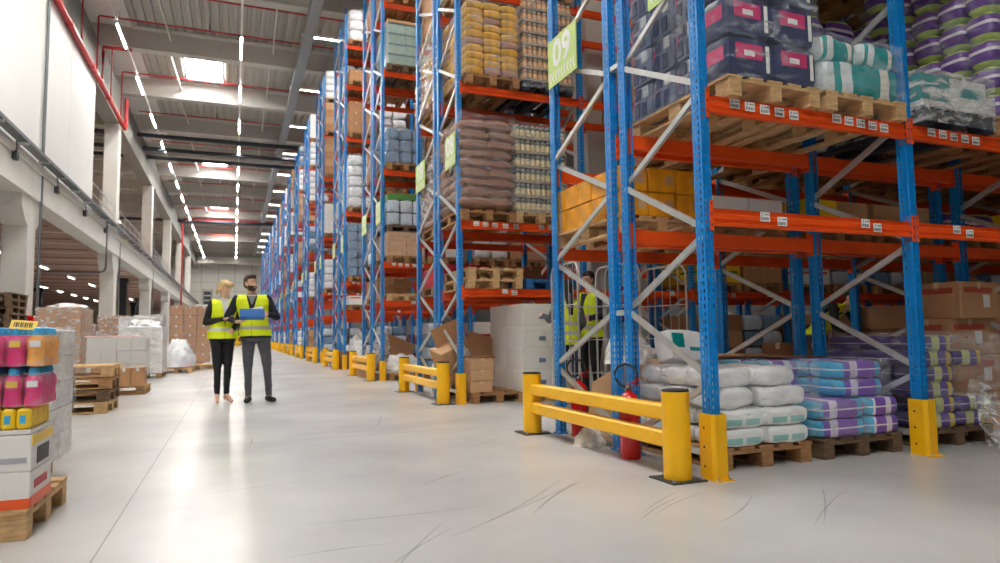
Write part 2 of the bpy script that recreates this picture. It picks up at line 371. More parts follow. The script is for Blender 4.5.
for y, top, lab in ((19.15, 11.2, 'grey conduit running up the nearest column and white wall'), (31.3, 4.9, 'grey conduit up the second concrete column'), (43.45, 9.2, 'grey conduit up the third concrete column')):
    O('conduit', MB().cyl((-4.46, y, .02), (-4.46, y, top if top < 6 else 9.7), .03, ZINC, 8).cyl((-4.46, y+.09, 1.2), (-4.46, y+.09, top if top < 6 else 9.7), .02, ZINC, 8), label=lab, cat='conduit')
O('drain_pipe', MB().tube([(-4.3, 27.2, 5.1), (-4.3, 27.2, 3.5), (-4.34, 27.2, 3.36), (-4.5, 27.2, 3.3), (-8, 27.2, 3.3)], .035, ZINC, 8), label='grey pipe hanging below the mezzanine edge and turning under it', cat='pipe')
O('alarm_box', MB().cbox(-4.5, -4.38, 18.55, 18.95, 1.18, 1.5, REDX, .01), label='red call box on the nearest concrete column', cat='alarm box')

# red sprinkler pipework
def sprinklers():
    t = thing('sprinkler_main', 'thick red sprinkler main running high along the left wall', 'pipe', (-4.4, 0, 9.72))
    O('pipe', MB().cyl((0, -12, 0), (0, 31.2, 0), .085, RED, 12), t)
    for k in range(14): O('coupling', MB().cyl((0, -10+3.1*k, 0), (0, -9.85+3.1*k, 0), .11, RED, 12), t)
    O('riser', MB().tube([(0, 26.0, 0), (0, 26.0, 1.2), (0, 25.9, 1.35), (.9, 25.9, 1.35)], .06, RED, 8), t)
    O('riser', MB().tube([(.08, 30.9, 0), (.08, 30.9, 1.2)], .07, RED, 8), t)
    n = 0
    for k in range(-6, 12):
        for dy in (1.3, 3.7):
            y = 26.4+5.12*k+dy
            if y > 88 or y < -10: continue
            n += 1
            O('sprinkler_line', MB().tube([(-4.4, y, 9.8), (-4.4, y, 11.72), (-4.36, y, 11.77), (28, y, 11.77)] if y < 31.2 else [(-4.4, y, 11.77), (28, y, 11.77)], .028, RED, 6).box(-1, -.97, y-.015, y+.015, 11.77, 12.045, STEEL).box(5, 5.03, y-.015, y+.015, 11.77, 12.045, STEEL),
              label='thin red sprinkler branch pipe crossing under the roof deck', cat='pipe', group='sprinkler branch pipes under the roof')
sprinklers()
O('sprinkler_riser', MB().tube([(-4.2, 62, 3.6), (-4.2, 62, 10.9), (-4.1, 62, 11), (25, 62, 11)], .07, RED, 8), label='red vertical pipe by the far left columns, bending across under the roof', cat='pipe')
for k, (y, z) in enumerate(((36.0, 10.85), (38.0, 10.7), (39.8, 10.7))):
    O('heating_pipe', MB().cyl((-16, y, z), (26, y, z), .1, mat('black_pipe_lagging', (36, 40, 50), .6), 10), label='black pipe crossing the hall under the roof, %s of three' % ('nearest', 'middle', 'farthest')[k], cat='pipe')
O('heating_pipe', MB().cyl((-16, 61, 10.7), (26, 61, 10.7), .12, mat('black_pipe_lagging', (36, 40, 50), .6), 10), label='lone black pipe crossing the hall far behind the group of three', cat='pipe')
# grey duct along the hall
O('ventilation_duct', MB().cbox(2.0, 2.35, -12, 88, 10.95, 11.2, mat('grey_duct_sheet', (138, 142, 144), .5, .3), .01), label='long grey duct hanging under the roof beams beside the racks', cat='duct')
# lattice ties between beams on the ceiling
for k in range(-3, 9):
    y = 28.9+5.12*k
    for x in (-2.4, 1.1):
        O('roof_tie', MB().bar((x, y-2.5, ZD-.6), (x+.1, y+2.3, ZD-.35), .07, .05, CONC).bar((x, y-2.5, ZD-.6), (x+1.1, y-2.5, ZD-.25), .05, .04, CONC), label='thin pale tie strut between two roof beams', cat='roof strut', group='roof tie struts')

# strip lights on the two trunkings of the main aisle
def lamp_mesh(L, Mt=TUBE):
    h = MB().box(-.035, .035, -L/2-.05, L/2+.05, .05, .1, WHITE).box(-.035, -.026, -L/2-.05, L/2+.05, 0, .05, WHITE).box(.026, .035, -L/2-.05, L/2+.05, 0, .05, WHITE)
    for y in (-.6, .6): h.cyl((0, y, .1), (0, y, .62), .006, GALV, 5)
    return MB().box(-.025, .025, -L/2, L/2, .006, .05, Mt).mesh('tube', False), h.mesh('housing', False)
tm, hm = lamp_mesh(1.8)
proto = None
for x, off, side in ((-3.58, 23.3, 'left'), (.07, 23.0, 'right')):
    O('lighting_rail', MB().box(x-.03, x+.03, -12, 92, 10.91, 10.96, WHITE), label='long white lighting rail hanging over the aisle, %s of the two' % side, cat='lighting rail')
    y = off-4.6*7
    while y < 90:
        lab = 'lit strip lamp on the %s lighting rail over the main aisle' % side; g = 'strip lamps on the %s rail' % side
        if proto is None:
            proto = thing('strip_lamp', lab, 'lamp', (x, y+.9, 10.8), group=g); O('tube', tm, proto); O('housing', hm, proto)
        else: copy_tree(proto, (x, y+.9, 10.8), (0, 0, 0), lab, g)
        y += 4.6
# strip lights across, over each rack aisle
for k in range(0, 16):
    y = 7.16+5.12*k
    for i in range(2):
        copy_tree(proto, (2.9+2.4*i, y, 11.0), (0, 0, PI/2), 'strip lamp over a narrow aisle between two rack rows', 'strip lamps over the rack aisles')
# lamps under the mezzanine
dm_, _h = lamp_mesh(1.3, TUBE_DIM)
dimp = thing('strip_lamp', 'strip lamp under the mezzanine floor at the left', 'lamp', (-8.0, 24.3, 4.15), group='strip lamps under the mezzanine'); O('tube', dm_, dimp); O('housing', hm, dimp)
for x, y0, dy, n in ((-8.0, 29.8, 5.5, 7), (-11, 44.5, 4.2, 7), (-8.0, 2, 6, 4), (-13, 5, 8, 4)):
    for k in range(n): copy_tree(dimp, (x, y0+dy*k, 4.15), (0, 0, 0), 'strip lamp under the mezzanine floor at the left', 'strip lamps under the mezzanine')
for x in (-9.5, -16):
    for k in range(7): copy_tree(proto, (x, 24+7*k, 11.2), (0, 0, 0), 'strip lamp over the upper storey behind the white columns', 'strip lamps over the upper storey')
# roof lights
def skylight(x, y, seen):
    t = thing('roof_light', 'bright roof light in the ceiling, %s' % seen, 'roof light', (x, y, ZD-.09), group=None)
    O('frame', MB().box(-.76, .76, -1.6, -1.52, -.02, .07, WHITE).box(-.76, .76, 1.52, 1.6, -.02, .07, WHITE).box(-.76, -.69, -1.52, 1.52, -.02, .07, WHITE).box(.69, .76, -1.52, 1.52, -.02, .07, WHITE), t)
    O('pane', MB().box(-.69, .69, -1.52, 1.52, .02, .06, SKY_E), t)
for k, s in ((-2, 'far behind the camera'), (-1, 'overhead near the camera'), (0, 'nearest of the row seen ahead'), (1, 'second of the row seen ahead'), (2, 'third of the row seen ahead'), (3, 'fourth of the row seen ahead')):
    skylight(-1.33, 29.0+15.3*k, s)
for x in (9,):
    for k in (2,): skylight(x, 13.7+15.3*k+(0 if x == 9 else .01), 'over the racks, %s line, %s ahead' % ('nearer' if x == 9 else 'farther', NTH[k]))
# the building column that stands in the second double row of racks
struct('column_in_racks', MB().cbox(5.5, 6.3, 9.66, 10.2, 0, ZD-.76, mat('grey_white_column', (206, 204, 200), .7), .02))
O('sign_plate', MB().cbox(6.0, 6.24, 9.6, 9.65, 1.1, 1.7, REDX, .005), label='red plate on the pale column behind the two wire cages', cat='sign plate')

# ================================================================== RACKS
X0, BAY = 2.862, 1.93          # centre of the first frame, frame spacing
UW, UD, UH = .066, .09, 10.2   # upright: width along the beam, depth, height
def upright_mesh(flip):
    """open C post with two rows of slots in each face; flip = web faces +Y"""
    mb = MB(); k = mb.mi(BLUE)
    def strip(P, wid, holes, z0, z1, pitch):
        # P(u, z) -> point; holes = list of (u0, u1)
        us = [0]+[u for h in holes for u in h]+[wid]; hset = {us.index(h[0]) for h in holes}
        zs = []; z = z0
        while z < z1-.001: zs += [z, z+pitch*.42]; z += pitch
        zs.append(z1); b = len(mb.v)
        for z in zs:
            for u in us: mb.v.append(P(u, z))
        n = len(us)
        for j in range(len(zs)-1):
            for i in range(n-1):
                if i in hset and j % 2 == 1: continue
                mb.f.append([b+j*n+i, b+j*n+i+1, b+(j+1)*n+i+1, b+(j+1)*n+i]); mb.fm.append(k)
    s = -1 if not flip else 1
    # front web with a shallow groove
    strip(lambda u, z: (-UW/2+u, s*UD/2, z), UW, [(.012, .020), (.046, .054)], 0.012, UH, .05)
    for sx in (-1, 1):
        strip(lambda u, z: (sx*UW/2, s*(UD/2-u), z), UD, [(.022, .034), (.058, .066)], 0.012, UH, .05)
        strip(lambda u, z: (sx*(UW/2-u), -s*UD/2, z), .018, [(.006, .008)], 0.012, UH, 1.0)
    mb.box(-.045, .045, -.06, .06, 0, .012, BLUE)
    for sx in (-1, 1): mb.cyl((sx*.039, -.05, .012), (sx*.045, -.05, .03), .009, GALV, 6)
    return mb.mesh('upright', False, False)
UPF, UPR = upright_mesh(False), upright_mesh(True)
def brace_mesh(d, near_first):
    """zigzag of galvanised C sections between the front post (y=0) and the rear post (y=d); drawn for a frame's own middle line"""
    mb = MB(); z = .63; side = 0 if near_first else 1; prev = None
    nodes = [(0 if near_first else d, .14), (d if near_first else 0, .14)]
    a, b_ = (0, d) if near_first else (d, 0)
    k = 0; pts = []
    while z < UH-.2: pts.append((a if k % 2 == 0 else b_, z)); z += .485; k += 1
    mb.bar((0, b_, .16), (0, a, .6), .042, .028, GALV)
    for i in range(len(pts)-1):
        o = .014 if i % 2 else -.014
        mb.bar((o, pts[i][0], pts[i][1]+.02), (o, pts[i+1][0], pts[i+1][1]-.02), .042, .026, GALV)
    mb.bar((0, 0, .15), (0, d, .15), .042, .028, GALV)
    return mb.mesh('brace', False)
def beam_mesh(L):
    """box beam with a stepped front, hung between two posts; y=0 is the front face"""
    mb = MB(); pr = [(0, .0), (.012, -.004), (.012, -.03), (.0, -.038), (.0, -.066), (.012, -.074), (.012, -.09), (.0, -.097), (.0, -.11), (.045, -.11), (.045, 0)]
    mb.poly(pr, 'x', 0, L, ORANGE)
    return mb.mesh('beam', False)
def clip_mesh(sides, mb=None):
    """end plate of the beam: an angle hooked on the post"""
    mb = mb or MB()
    for s in sides:
        x = .0 if s == 0 else BAY-UW
        d = 1 if s == 0 else -1
        mb.box(min(x, x-d*.012), max(x, x-d*.012)+.001, -.006, .062, -.15, .05, ORANGE)
        mb.box(min(x-d*.024, x+d*.004), max(x-d*.024, x+d*.004), -.010, -.002, -.15, .05, ORANGE)
        for z in (-.12, -.05, .02): mb.box(min(x-d*.018, x-d*.010), max(x-d*.018, x-d*.010), -.013, -.010, z, z+.018, STEEL)
    return mb.mesh('beam_connector', False)
BM = beam_mesh(BAY-UW); CML, CMR = clip_mesh((0,)), clip_mesh((1,)); BMC = MB().me(BM, Matrix.Identity(4)); clip_mesh((0, 1), BMC); BMC = BMC.mesh('beam', False)
# shelf labels: white plate, printed digit, a line of small print and bars
def text_mesh(s, size, M, font_bold=False):
    cu = bpy.data.curves.new('t', 'FONT'); cu.body = s; cu.size = size; cu.align_x = 'CENTER'; cu.align_y = 'CENTER'; cu.resolution_u = 2
    if font_bold: cu.offset = size*.03
    me = evaluated(bpy.data.objects.new('t', cu)); me.materials.clear(); me.materials.append(M); return me
RX90 = Matrix.Rotation(PI/2, 4, 'X')
_lab = {}
def label_mesh(d):
    if d not in _lab:
        mb = MB().box(-.042, .042, -.002, 0, -.032, .032, PAPER)
        mb.me(text_mesh(d, .03, INK), Matrix.Translation((-.024, -.003, .012)) @ RX90)
        mb.box(-.004, .036, -.0032, -.0022, .012, .017, INK)
        for i, w_ in enumerate((3, 1, 2, 1, 3, 2, 1, 2, 3, 1, 2, 1)): mb.box(-.036+i*.006, -.036+i*.006+w_*.0012, -.0032, -.0022, -.024, -.004, INK)
        _lab[d] = mb.mesh('shelf_label', False, False)
    return _lab[d]
GUARD = None
def guard_mesh():
    mb = MB(); o = [(-.056, .07), (-.06, -.05), (-.042, -.075), (.042, -.075), (.06, -.05), (.056, .07), (.047, .07), (.05, -.046), (.038, -.066), (-.038, -.066), (-.05, -.046), (-.047, .07)]
    mb.poly(o, 'z', .0, .41, YEL); mb.box(-.065, .065, -.11, -.07, 0, .008, YEL)
    for x in (-.045, .045): mb.cyl((x, -.09, .008), (x, -.09, .02), .01, GALV, 6)
    for z in (.08, .2, .32): mb.cyl((-.055, .02, z), (-.062, .02, z), .008, STEEL, 6)
    return mb.mesh('post_guard', False)
GM = guard_mesh()
RUNS = {}
def rack_run(row, side, yf, depth, levels, bays, labels=None, lab=''):
    """one single-depth run: yf = front face Y of its posts, depth = outside depth"""
    yr = yf+depth-UD/2; y0 = yf+UD/2; aisle_front = side == 'front'
    t = thing('pallet_rack', lab, 'pallet rack', (X0, y0, 0)); d = yr-y0
    key = (round(d, 3), aisle_front)
    if key not in RUNS: RUNS[key] = brace_mesh(d, aisle_front)
    for i in range(bays+1):
        x = i*BAY
        O('upright', UPF, t, (x, 0, 0)); O('upright', UPR, t, (x, d, 0)); O('brace', RUNS[key], t, (x, 0, 0))
    for i in range(bays):
        for j, z in enumerate(levels):
            x = i*BAY+UW/2
            near = row < 4; bf = O('beam', BM if near else BMC, t, (x, -UD/2, z))
            br = O('beam', BM if near else BMC, t, (x+BAY-UW, d+UD/2, z), (0, 0, PI))
            if near:
                for q in (bf, br): O('connector', CML, q); O('connector', CMR, q)
            if labels and aisle_front and i < 3:
                for (lx, dz, dg) in labels.get(j, ()): O('shelf_label', label_mesh(dg), bf, (lx, -.001, dz))
    return t
ROWS = []
P1 = {1: [(.22, -.035, '8'), (.35, -.04, '7'), (.48, -.045, '6'), (.61, -.05, '5'), (.74, -.055, '4'), (1.15, -.035, '8'), (1.27, -.04, '7'), (1.39, -.045, '6'), (1.51, -.05, '5'), (1.63, -.055, '4')],
      0: [(.44, -.035, '2'), (.59, -.06, '1'), (1.38, -.035, '2'), (1.5, -.06, '1')]}
P2 = {0: [(.62, -.035, '2'), (.76, -.05, '1'), (1.5, -.04, '2')], 1: [(.2, -.035, '7'), (.34, -.04, '6'), (.48, -.045, '5'), (.64, -.05, '4'), (.8, -.05, '3'), (1.2, -.04, '7'), (1.35, -.04, '6')]}
for k in range(16):
    yf = 3.48+5.12*k
    lv = [1.74, 2.50, 4.43, 6.3, 8.1] if k == 0 else [1.56, 2.50, 4.43, 5.85, 7.5, 9.0] if k == 1 else [1.65, 2.45, 4.42, 6.57, 8.1, 9.3]
    nb = 5 if k == 0 else 6 if k == 1 else 4 if k == 2 else 2 if k < 6 else 1
    ROWS.append((yf, lv, nb))
    nth = NTH[k] if k else 'nearest'
    rack_run(k, 'front', yf, .99, lv, nb, P1 if k == 0 else P2 if k < 5 else None, 'blue and orange pallet rack, near half of the %s double row' % nth)
    rack_run(k, 'back', yf+1.12, 1.11, lv, nb, None, 'blue and orange pallet rack, far half of the %s double row' % nth)
    # ties between the two runs
    if k < 6:
        for z in (1.09, 3.09, 5.1, 7.1): O('rack_spacer', MB().box(X0-.025, X0+.025, yf+.985, yf+1.125, z-.02, z+.02, GALV),
            label='short steel spacer between the two runs of the %s double row, %s up' % (nth, ORD[[1.09, 3.09, 5.1, 7.1].index(z)] if z > 2 else 'lowest'), cat='spacer')
    # yellow post guards and crash barrier
    for i in range(3 if k < 1 else 1):
        O('post_guard', GM, None, (X0+i*BAY, yf+.03, 0), label='yellow steel guard round the foot of the %s front post, %s rack row' % (NTH[i], nth), cat='post guard')
    if k > 0 and k < 6: O('post_guard', GM, None, (X0, yf+2.2, 0), (0, 0, PI), label='yellow guard at the far rear post of the %s rack row' % nth, cat='post guard')
def barrier(k):
    yf = 3.48+5.12*k; nth = NTH[k] if k else 'nearest'
    t = thing('crash_barrier', 'yellow two-rail crash barrier at the end of the %s rack row' % nth, 'barrier', (2.635, yf+1.22, 0))
    for s, y in ((0, -1.11), (1, 1.11)):
        p = O('post', MB().lathe([(.088, .008), (.088, .555)], YEL, 28, Matrix.Translation((0, y, 0))), t)
        O('cap', MB().lathe([(.088, .555), (.086, .566), (.07, .57), (.001, .571)], BLACK, 28, Matrix.Translation((0, y, 0))), p)
        O('base_plate', MB().box(-.13, .13, y-.13, y+.13, 0, .009, STEEL).cyl((-.105, y-.105, .009), (-.105, y-.105, .025), .012, GALV, 6).cyl((.105, y-.105, .009), (.105, y-.105, .025), .012, GALV, 6).cyl((.105, y+.105, .009), (.105, y+.105, .025), .012, GALV, 6), p)
    for z in (.19, .36): O('rail', MB().cbox(-.045, .045, -1.09, 1.09, z, z+.105, YEL, .014), t)
for k in range(16): barrier(k)
# aisle number boards, hung on the frames' ends
def board(y0, y1, txt, lab, g=None):
    mb = MB(); x = 2.815; wd = y1-y0
    mb.box(x-.006, x, y0, y1, 3.30, 3.76, SIGN)
    T = Matrix.Translation((x-.0075, (y0+y1)/2, 3.585)) @ Matrix.Rotation(-PI/2, 4, 'Z') @ RX90
    t = O('number_board', mb, label=lab, cat='sign', group=g)
    O('digits', MB().me(text_mesh(txt, .37, PAPER, True), T).mesh('d', False, False), t)
    ch = MB(); n = 9
    for i in range(n):
        yy = y0+.05+(wd-.1)*i/(n-1)
        s = .022
        for q in (1, -1):
            ch.face([(x-.0075, yy+s, 3.395), (x-.0075, yy+s*.1, 3.395), (x-.0075, yy-s*.6+s, 3.395+q*.035), (x-.0075, yy-s*1.3+s*1.5, 3.395+q*.035)] if False else
                    [(x-.0075, yy+.026, 3.385), (x-.0075, yy+.0, 3.385+q*.05), (x-.0075, yy-.024, 3.385+q*.05), (x-.0075, yy+.002, 3.385)], WHITE)
    O('chevrons', ch.mesh('c', False, False), t)
for k in range(12):
    yf = 3.48+5.12*k; nth = NTH[k] if k else 'nearest'; tx = '%02d' % max(1, 9-k)
    board(yf+1.63, yf+2.2, tx, 'lime green aisle number board on the %s rack row, farther of two' % nth)
    board(yf+.03, yf+.52, tx, 'lime green aisle number board on the %s rack row, nearer of two' % nth)


# ================================================================== GOODS: one mesh per kind, copied
# pallets (1.2 x 0.8 x 0.144): X = 0.8 side, Y = 1.2 side; origin at the centre of the underside
def pallet_proto(Mt, parts):
    rnd = random.Random(hash(Mt.name) % 99)
    sets = []
    for i, x in enumerate((-.35, -.17, 0, .17, .35)): sets.append(('deck_board', (x-.062, x+.062, -.6, .6, .122, .144)))
    for y in (-.5275, 0, .5275): sets.append(('cross_board', (-.4, .4, y-.0725, y+.0725, .1, .122)))
    for y in (-.5275, 0, .5275):
        for x in (-.35, 0, .35): sets.append(('block', (x-.05, x+.05, y-.0725, y+.0725, .022, .1)))
    for x in (-.35, 0, .35): sets.append(('bottom_board', (x-.05, x+.05, -.6, .6, 0, .022)))
    if not parts:
        mb = MB()
        for n_, b in sets: mb.box(*b, Mt)
        return mb.mesh('pallet', False)
    t = thing('pallet', 'x', 'pallet')
    for n_, b in sets: O(n_, MB().cbox(*b, Mt, .003).mesh(n_, False), t)
    return t
PAL = {}
PM = {'new': WOOD, 'worn': WOOD2, 'old': WOOD3, 'blue': WBLUE, 'dark': WDARK}
def pallet(kind, x, y, z, lab, rz=0, parts=False, group=None):
    key = (kind, parts)
    if parts:
        if key not in PAL:
            PAL[key] = pallet_proto(PM[kind], True); o = PAL[key]; o.location = (x, y, z); o.rotation_euler = (0, 0, rz); o['label'] = lab
            if group: o['group'] = group
            return o
        o = copy_tree(PAL[key], (x, y, z), (0, 0, rz), lab)
        if group: o['group'] = group
        elif 'group' in o: del o['group']
        return o
    if key not in PAL: PAL[key] = pallet_proto(PM[kind], False)
    return O('pallet', PAL[key], None, (x, y, z), (0, 0, rz), lab, 'pallet', group)

_CM = {}
def carton_mesh(w_, d, h, Mt=CARD, tape=TAPE, printm=None, label=None, key=None):
    """taped carton, origin at the centre of its base"""
    k = (round(w_, 3), round(d, 3), round(h, 3), Mt.name, tape.name if tape else 0, printm.name if printm else 0, label.name if label else 0)
    if k in _CM: return _CM[k]
    mb = MB().cbox(-w_/2, w_/2, -d/2, d/2, 0, h, Mt, min(.008, h*.05)); e = .0012
    if tape:
        mb.box(-w_/2-e, w_/2+e, -.024, .024, h*.78, h+e, tape); mb.box(-.024, .024, -d/2-e, -d/2+.002, h*.8, h-.004, tape)
        mb.box(-w_/2, w_/2, -.0012, .0012, h, h+.0018, STEEL)
    if printm:
        mb.box(-w_*.4, w_*.35, -d/2-e, -d/2+.002, h*.7, h*.85, printm); mb.box(-w_/2-e, -w_/2+.002, -d*.35, d*.3, h*.68, h*.84, printm)
    if label:
        mb.box(w_*.1, w_*.1+min(.11, w_*.3), -d/2-2*e, -d/2+.002, h*.3, h*.3+min(.12, h*.4), label)
    _CM[k] = mb.mesh('carton', False); return _CM[k]
def soft_mesh(w_, d, h, Mt, seed=0, bulge=.05, amp=.006, n=7, patches=()):
    """soft plastic-wrapped pack with rounded bulging sides"""
    bm = bmesh.new(); bmesh.ops.create_cube(bm, size=2); bmesh.ops.subdivide_edges(bm, edges=bm.edges[:], cuts=n, use_grid_fill=True)
    for v in bm.verts:
        x, y, z = v.co; f = lambda a, b, c: a*(1-bulge*2.2*(b**6+c**6)/2-bulge*(b*b+c*c)/2)
        p = Vector((f(x, y, z)*w_/2, f(y, x, z)*d/2, f(z, x, y)*h/2))
        nn = noise.noise_vector(p*9+Vector((seed*7.3, seed*3.1, 0)))*amp*2
        v.co = p+nn+Vector((0, 0, h/2))
    mb = MB().bm(bm, Mt)
    for (x0, x1, y0, y1, z0, z1, M) in patches: mb.cbox(x0, x1, y0, y1, z0, z1, M, .002)
    return mb.mesh('pack', True)
def sack_mesh(w_, d, h, Mt, seed=0):
    bm = bmesh.new(); bmesh.ops.create_cube(bm, size=2); bmesh.ops.subdivide_edges(bm, edges=bm.edges[:], cuts=8, use_grid_fill=True)
    for v in bm.verts:
        x, y, z = v.co; e = max(abs(x), abs(y))
        t = (1-abs(x)**5)*.5*(1-abs(y)**5)+.5*(1-abs(x)**3)*(1-abs(y)**3)
        p = Vector((x*w_/2*(1-.06*y*y), y*d/2*(1-.05*x*x), z*h/2*(.25+.75*max(0, t)**.45)))
        v.co = p+noise.noise_vector(p*7+Vector((seed*5.7, 0, seed)))*.022+Vector((0, 0, h/2))
    return MB().bm(bm, Mt).mesh('sack', True)
def stack(name, meshes, dims, nx, ny, nz, x0, y0, z0, lab, cat, group, jit=.004, layer_lab=True, skip=None, rz=0, outer=True):
    """courses of single packs; only those a viewer outside the load could see"""
    w_, d, h = dims; rnd = random.Random(int(abs(x0*31+y0*17+z0*7)*100)); out = []
    for k in range(nz):
        for j in range(ny):
            for i in range(nx):
                if outer and not (j == 0 or (i == nx-1 if x0 < 0 else i == 0) or (k == nz-1 and z0+nz*h < 1.15)): continue
                if skip and skip(i, j, k): continue
                me = meshes[rnd.randrange(len(meshes))]
                l = '%s, %s layer' % (lab, ORD[k] if k < nz-1 or nz < 2 else 'top') if layer_lab and nz > 1 else lab
                g = '%s, layer %s' % (group, ORD[k]) if layer_lab and nz > 1 else group
                out.append(O(name, me, None, (x0+(i+.5)*w_+rnd.uniform(-jit, jit), y0+(j+.5)*d+rnd.uniform(-jit, jit), z0+k*h), (0, 0, rz+rnd.uniform(-jit, jit)*2), l, cat, g if (nx*ny > 1) else None))
    return out
def wrap(x0, x1, y0, y1, z0, z1, lab, M=FILM, seed=1, top=True, amp=.012, name='stretch_wrap'):
    """stretch film round a load"""
    mb = MB(); k = mb.mi(M); c = [(x0, y0), (x1, y0), (x1, y1), (x0, y1)]; ring = []
    for a in range(4):
        p, q = c[a], c[(a+1) % 4]; L = math.dist(p, q); n = max(4, int(L/.11))
        for i in range(n): ring.append((p[0]+(q[0]-p[0])*i/n, p[1]+(q[1]-p[1])*i/n))
    nz = max(3, int((z1-z0)/.12)); N = len(ring); cx, cy = (x0+x1)/2, (y0+y1)/2
    for j in range(nz+1):
        z = z0+(z1-z0)*j/nz
        for (x, y) in ring:
            nv = noise.noise(Vector((x*6+seed, y*6, z*5)))*amp
            dx, dy = x-cx, y-cy; s = 1+nv/max(.2, math.hypot(dx, dy))
            mb.v.append((cx+dx*s, cy+dy*s, z+noise.noise(Vector((x*4, y*4+seed, 3)))*(amp if j == nz else 0)))
    for j in range(nz):
        for i in range(N): mb.f.append([j*N+i, j*N+(i+1) % N, (j+1)*N+(i+1) % N, (j+1)*N+i]); mb.fm.append(k)
    if top: mb.f.append([nz*N+i for i in range(N)]); mb.fm.append(k)
    return O(name, mb.mesh(name, True, False), label=lab, cat='plastic film')
def heap(x, y, z, rx, ry, h, M, lab, seed=0, name='film_heap', cat='plastic film', crease=.35):
    """crumpled mound"""
    bm = bmesh.new(); bmesh.ops.create_icosphere(bm, subdivisions=4, radius=1)
    for v in bm.verts:
        p = v.co.copy(); q = p*1.7+Vector((seed*3.3, seed, 0)); n = abs(noise.noise(q))*1.2+abs(noise.noise(q*2.3))*.6+abs(noise.noise(q*5))*.25
        s = 1-crease*.6+crease*n; zz = max(0, p.z*s)
        v.co = Vector((p.x*s*rx, p.y*s*ry, zz*h))
    o = O(name, MB().bm(bm, M).mesh(name, True), None, (x, y, z), label=lab, cat=cat); return o

# printed wrappings
M_NAVY = mat('navy_plastic_pack', (44, 52, 96), .3, var=.3, scale=9, bump=.4)
M_NAVY2 = mat('grey_blue_plastic_pack', (130, 140, 168), .3, var=.35, scale=12, bump=.4)
M_MAG = mat('magenta_print', (214, 38, 110), .35); M_PURP = mat('purple_print', (110, 60, 160), .35)
M_PUR = bands('purple_cyan_pack', 0, [(0, (70, 180, 220)), (.08, (126, 92, 190)), (.2, (226, 216, 232)), (.36, (136, 90, 186)), (.8, (70, 180, 220)), (.93, (180, 80, 160))], line=(2, .46, .54, (236, 232, 240)))
M_CYAN = bands('cyan_purple_pack', 0, [(0, (90, 190, 226)), (.16, (236, 226, 240)), (.22, (130, 88, 186)), (.55, (226, 222, 232)), (.72, (132, 92, 190)), (.93, (70, 180, 220))], line=(2, .46, .54, (236, 232, 240)))
M_DPUR = bands('violet_yellow_pack', 0, [(0, (84, 66, 130)), (.3, (190, 196, 130)), (.52, (96, 74, 150)), (.75, (214, 186, 60)), (.9, (96, 76, 152))], line=(2, .44, .5, (190, 180, 200)))
M_MINT = bands('white_mint_pack', 0, [(0, (238, 240, 238)), (.14, (150, 206, 200)), (.46, (240, 242, 240)), (.54, (160, 208, 206)), (.86, (238, 240, 238))], z=(.18, .5, (240, 242, 240)))
M_WPACK = mat('white_plastic_pack', (240, 240, 240), .3, var=.06, scale=10, bump=.5)
M_TEAL = bands('teal_white_pack', 0, [(0, (226, 234, 234)), (.12, (30, 160, 160)), (.2, (228, 234, 234)), (.34, (20, 150, 152)), (.72, (234, 230, 220)), (.84, (30, 150, 155))])
M_TEALP = mat('teal_print', (16, 150, 150), .35, var=.1, scale=6); M_YELP = mat('yellow_print', (240, 200, 40), .4); M_ORP = mat('orange_print', (236, 92, 30), .4)
M_ROLL = bands('purple_green_roll_pack', 2, [(0, (196, 214, 110)), (.16, (96, 52, 140)), (.5, (236, 230, 238)), (.62, (112, 66, 152)), (.86, (190, 214, 96))])
M_YSACK = mat('yellow_sack_film', (220, 168, 40), .4, var=.35, scale=12, bump=.5); M_BSACK = mat('brown_paper_sack', (150, 112, 92), .65, var=.22, scale=5, bump=.4)
M_BSACK2 = mat('pinkish_brown_sack', (176, 136, 118), .4, var=.2, scale=7, bump=.5)
M_YBOX = mat('amber_film_box', (236, 160, 24), .4, var=.25, scale=7, bump=.3)
M_WATER = mat('clear_blue_bottle_pack', (116, 146, 176), .12, var=.4, scale=16, bump=.8, stretch=(3, 3, 1)); M_WATER2 = mat('pale_bottle_pack', (196, 208, 220), .15, var=.25, scale=18, bump=.8, stretch=(3, 3, 1))
M_GLASS = mat('green_jar_glass', (104, 124, 110), .1, var=.2, scale=5); M_JAR2 = mat('amber_jar_glass', (196, 146, 84), .12, var=.3, scale=18)
M_LID = mat('steel_jar_lid', (196, 196, 192), .3, .6); M_TRAYC = mat('grey_tray_board', (172, 160, 142), .8)
M_GRN = mat('green_crate_plastic', (86, 140, 72), .5); M_REDB = mat('red_carton_print', (188, 30, 50), .5)
M_MILK = mat('milky_wrapped_load', (232, 234, 236), .25, var=.06, scale=9, bump=.7)

def jar_tray(Mj, nx, ny, w_, d, h, lab_band=None):
    """shrink-wrapped tray of jars: cardboard tray, jars with lids"""
    mb = MB(); mb.box(-w_/2, w_/2, -d/2, d/2, 0, .012, M_TRAYC)
    for a in ((-w_/2, -w_/2+.004, -d/2, d/2), (w_/2-.004, w_/2, -d/2, d/2), (-w_/2, w_/2, -d/2, -d/2+.004), (-w_/2, w_/2, d/2-.004, d/2)): mb.box(*a, 0, .035, M_TRAYC)
    r = min(w_/nx, d/ny)/2*.94
    for i in range(nx):
        for j in range(ny):
            if i and j and i < nx-1: continue
            x, y = -w_/2+(i+.5)*w_/nx, -d/2+(j+.5)*d/ny
            ms = [Mj, lab_band or Mj, Mj, Mj, M_LID, M_LID]
            mb.lathe([(r*.96, .014), (r, h*.2), (r, h*.62), (r*.96, h*.74), (r*.78, h*.8), (r*.82, h*.8), (r*.82, h*.93)], Mj, 9, Matrix.Translation((x, y, 0)), ms)
    return mb.mesh('jar_tray', True)
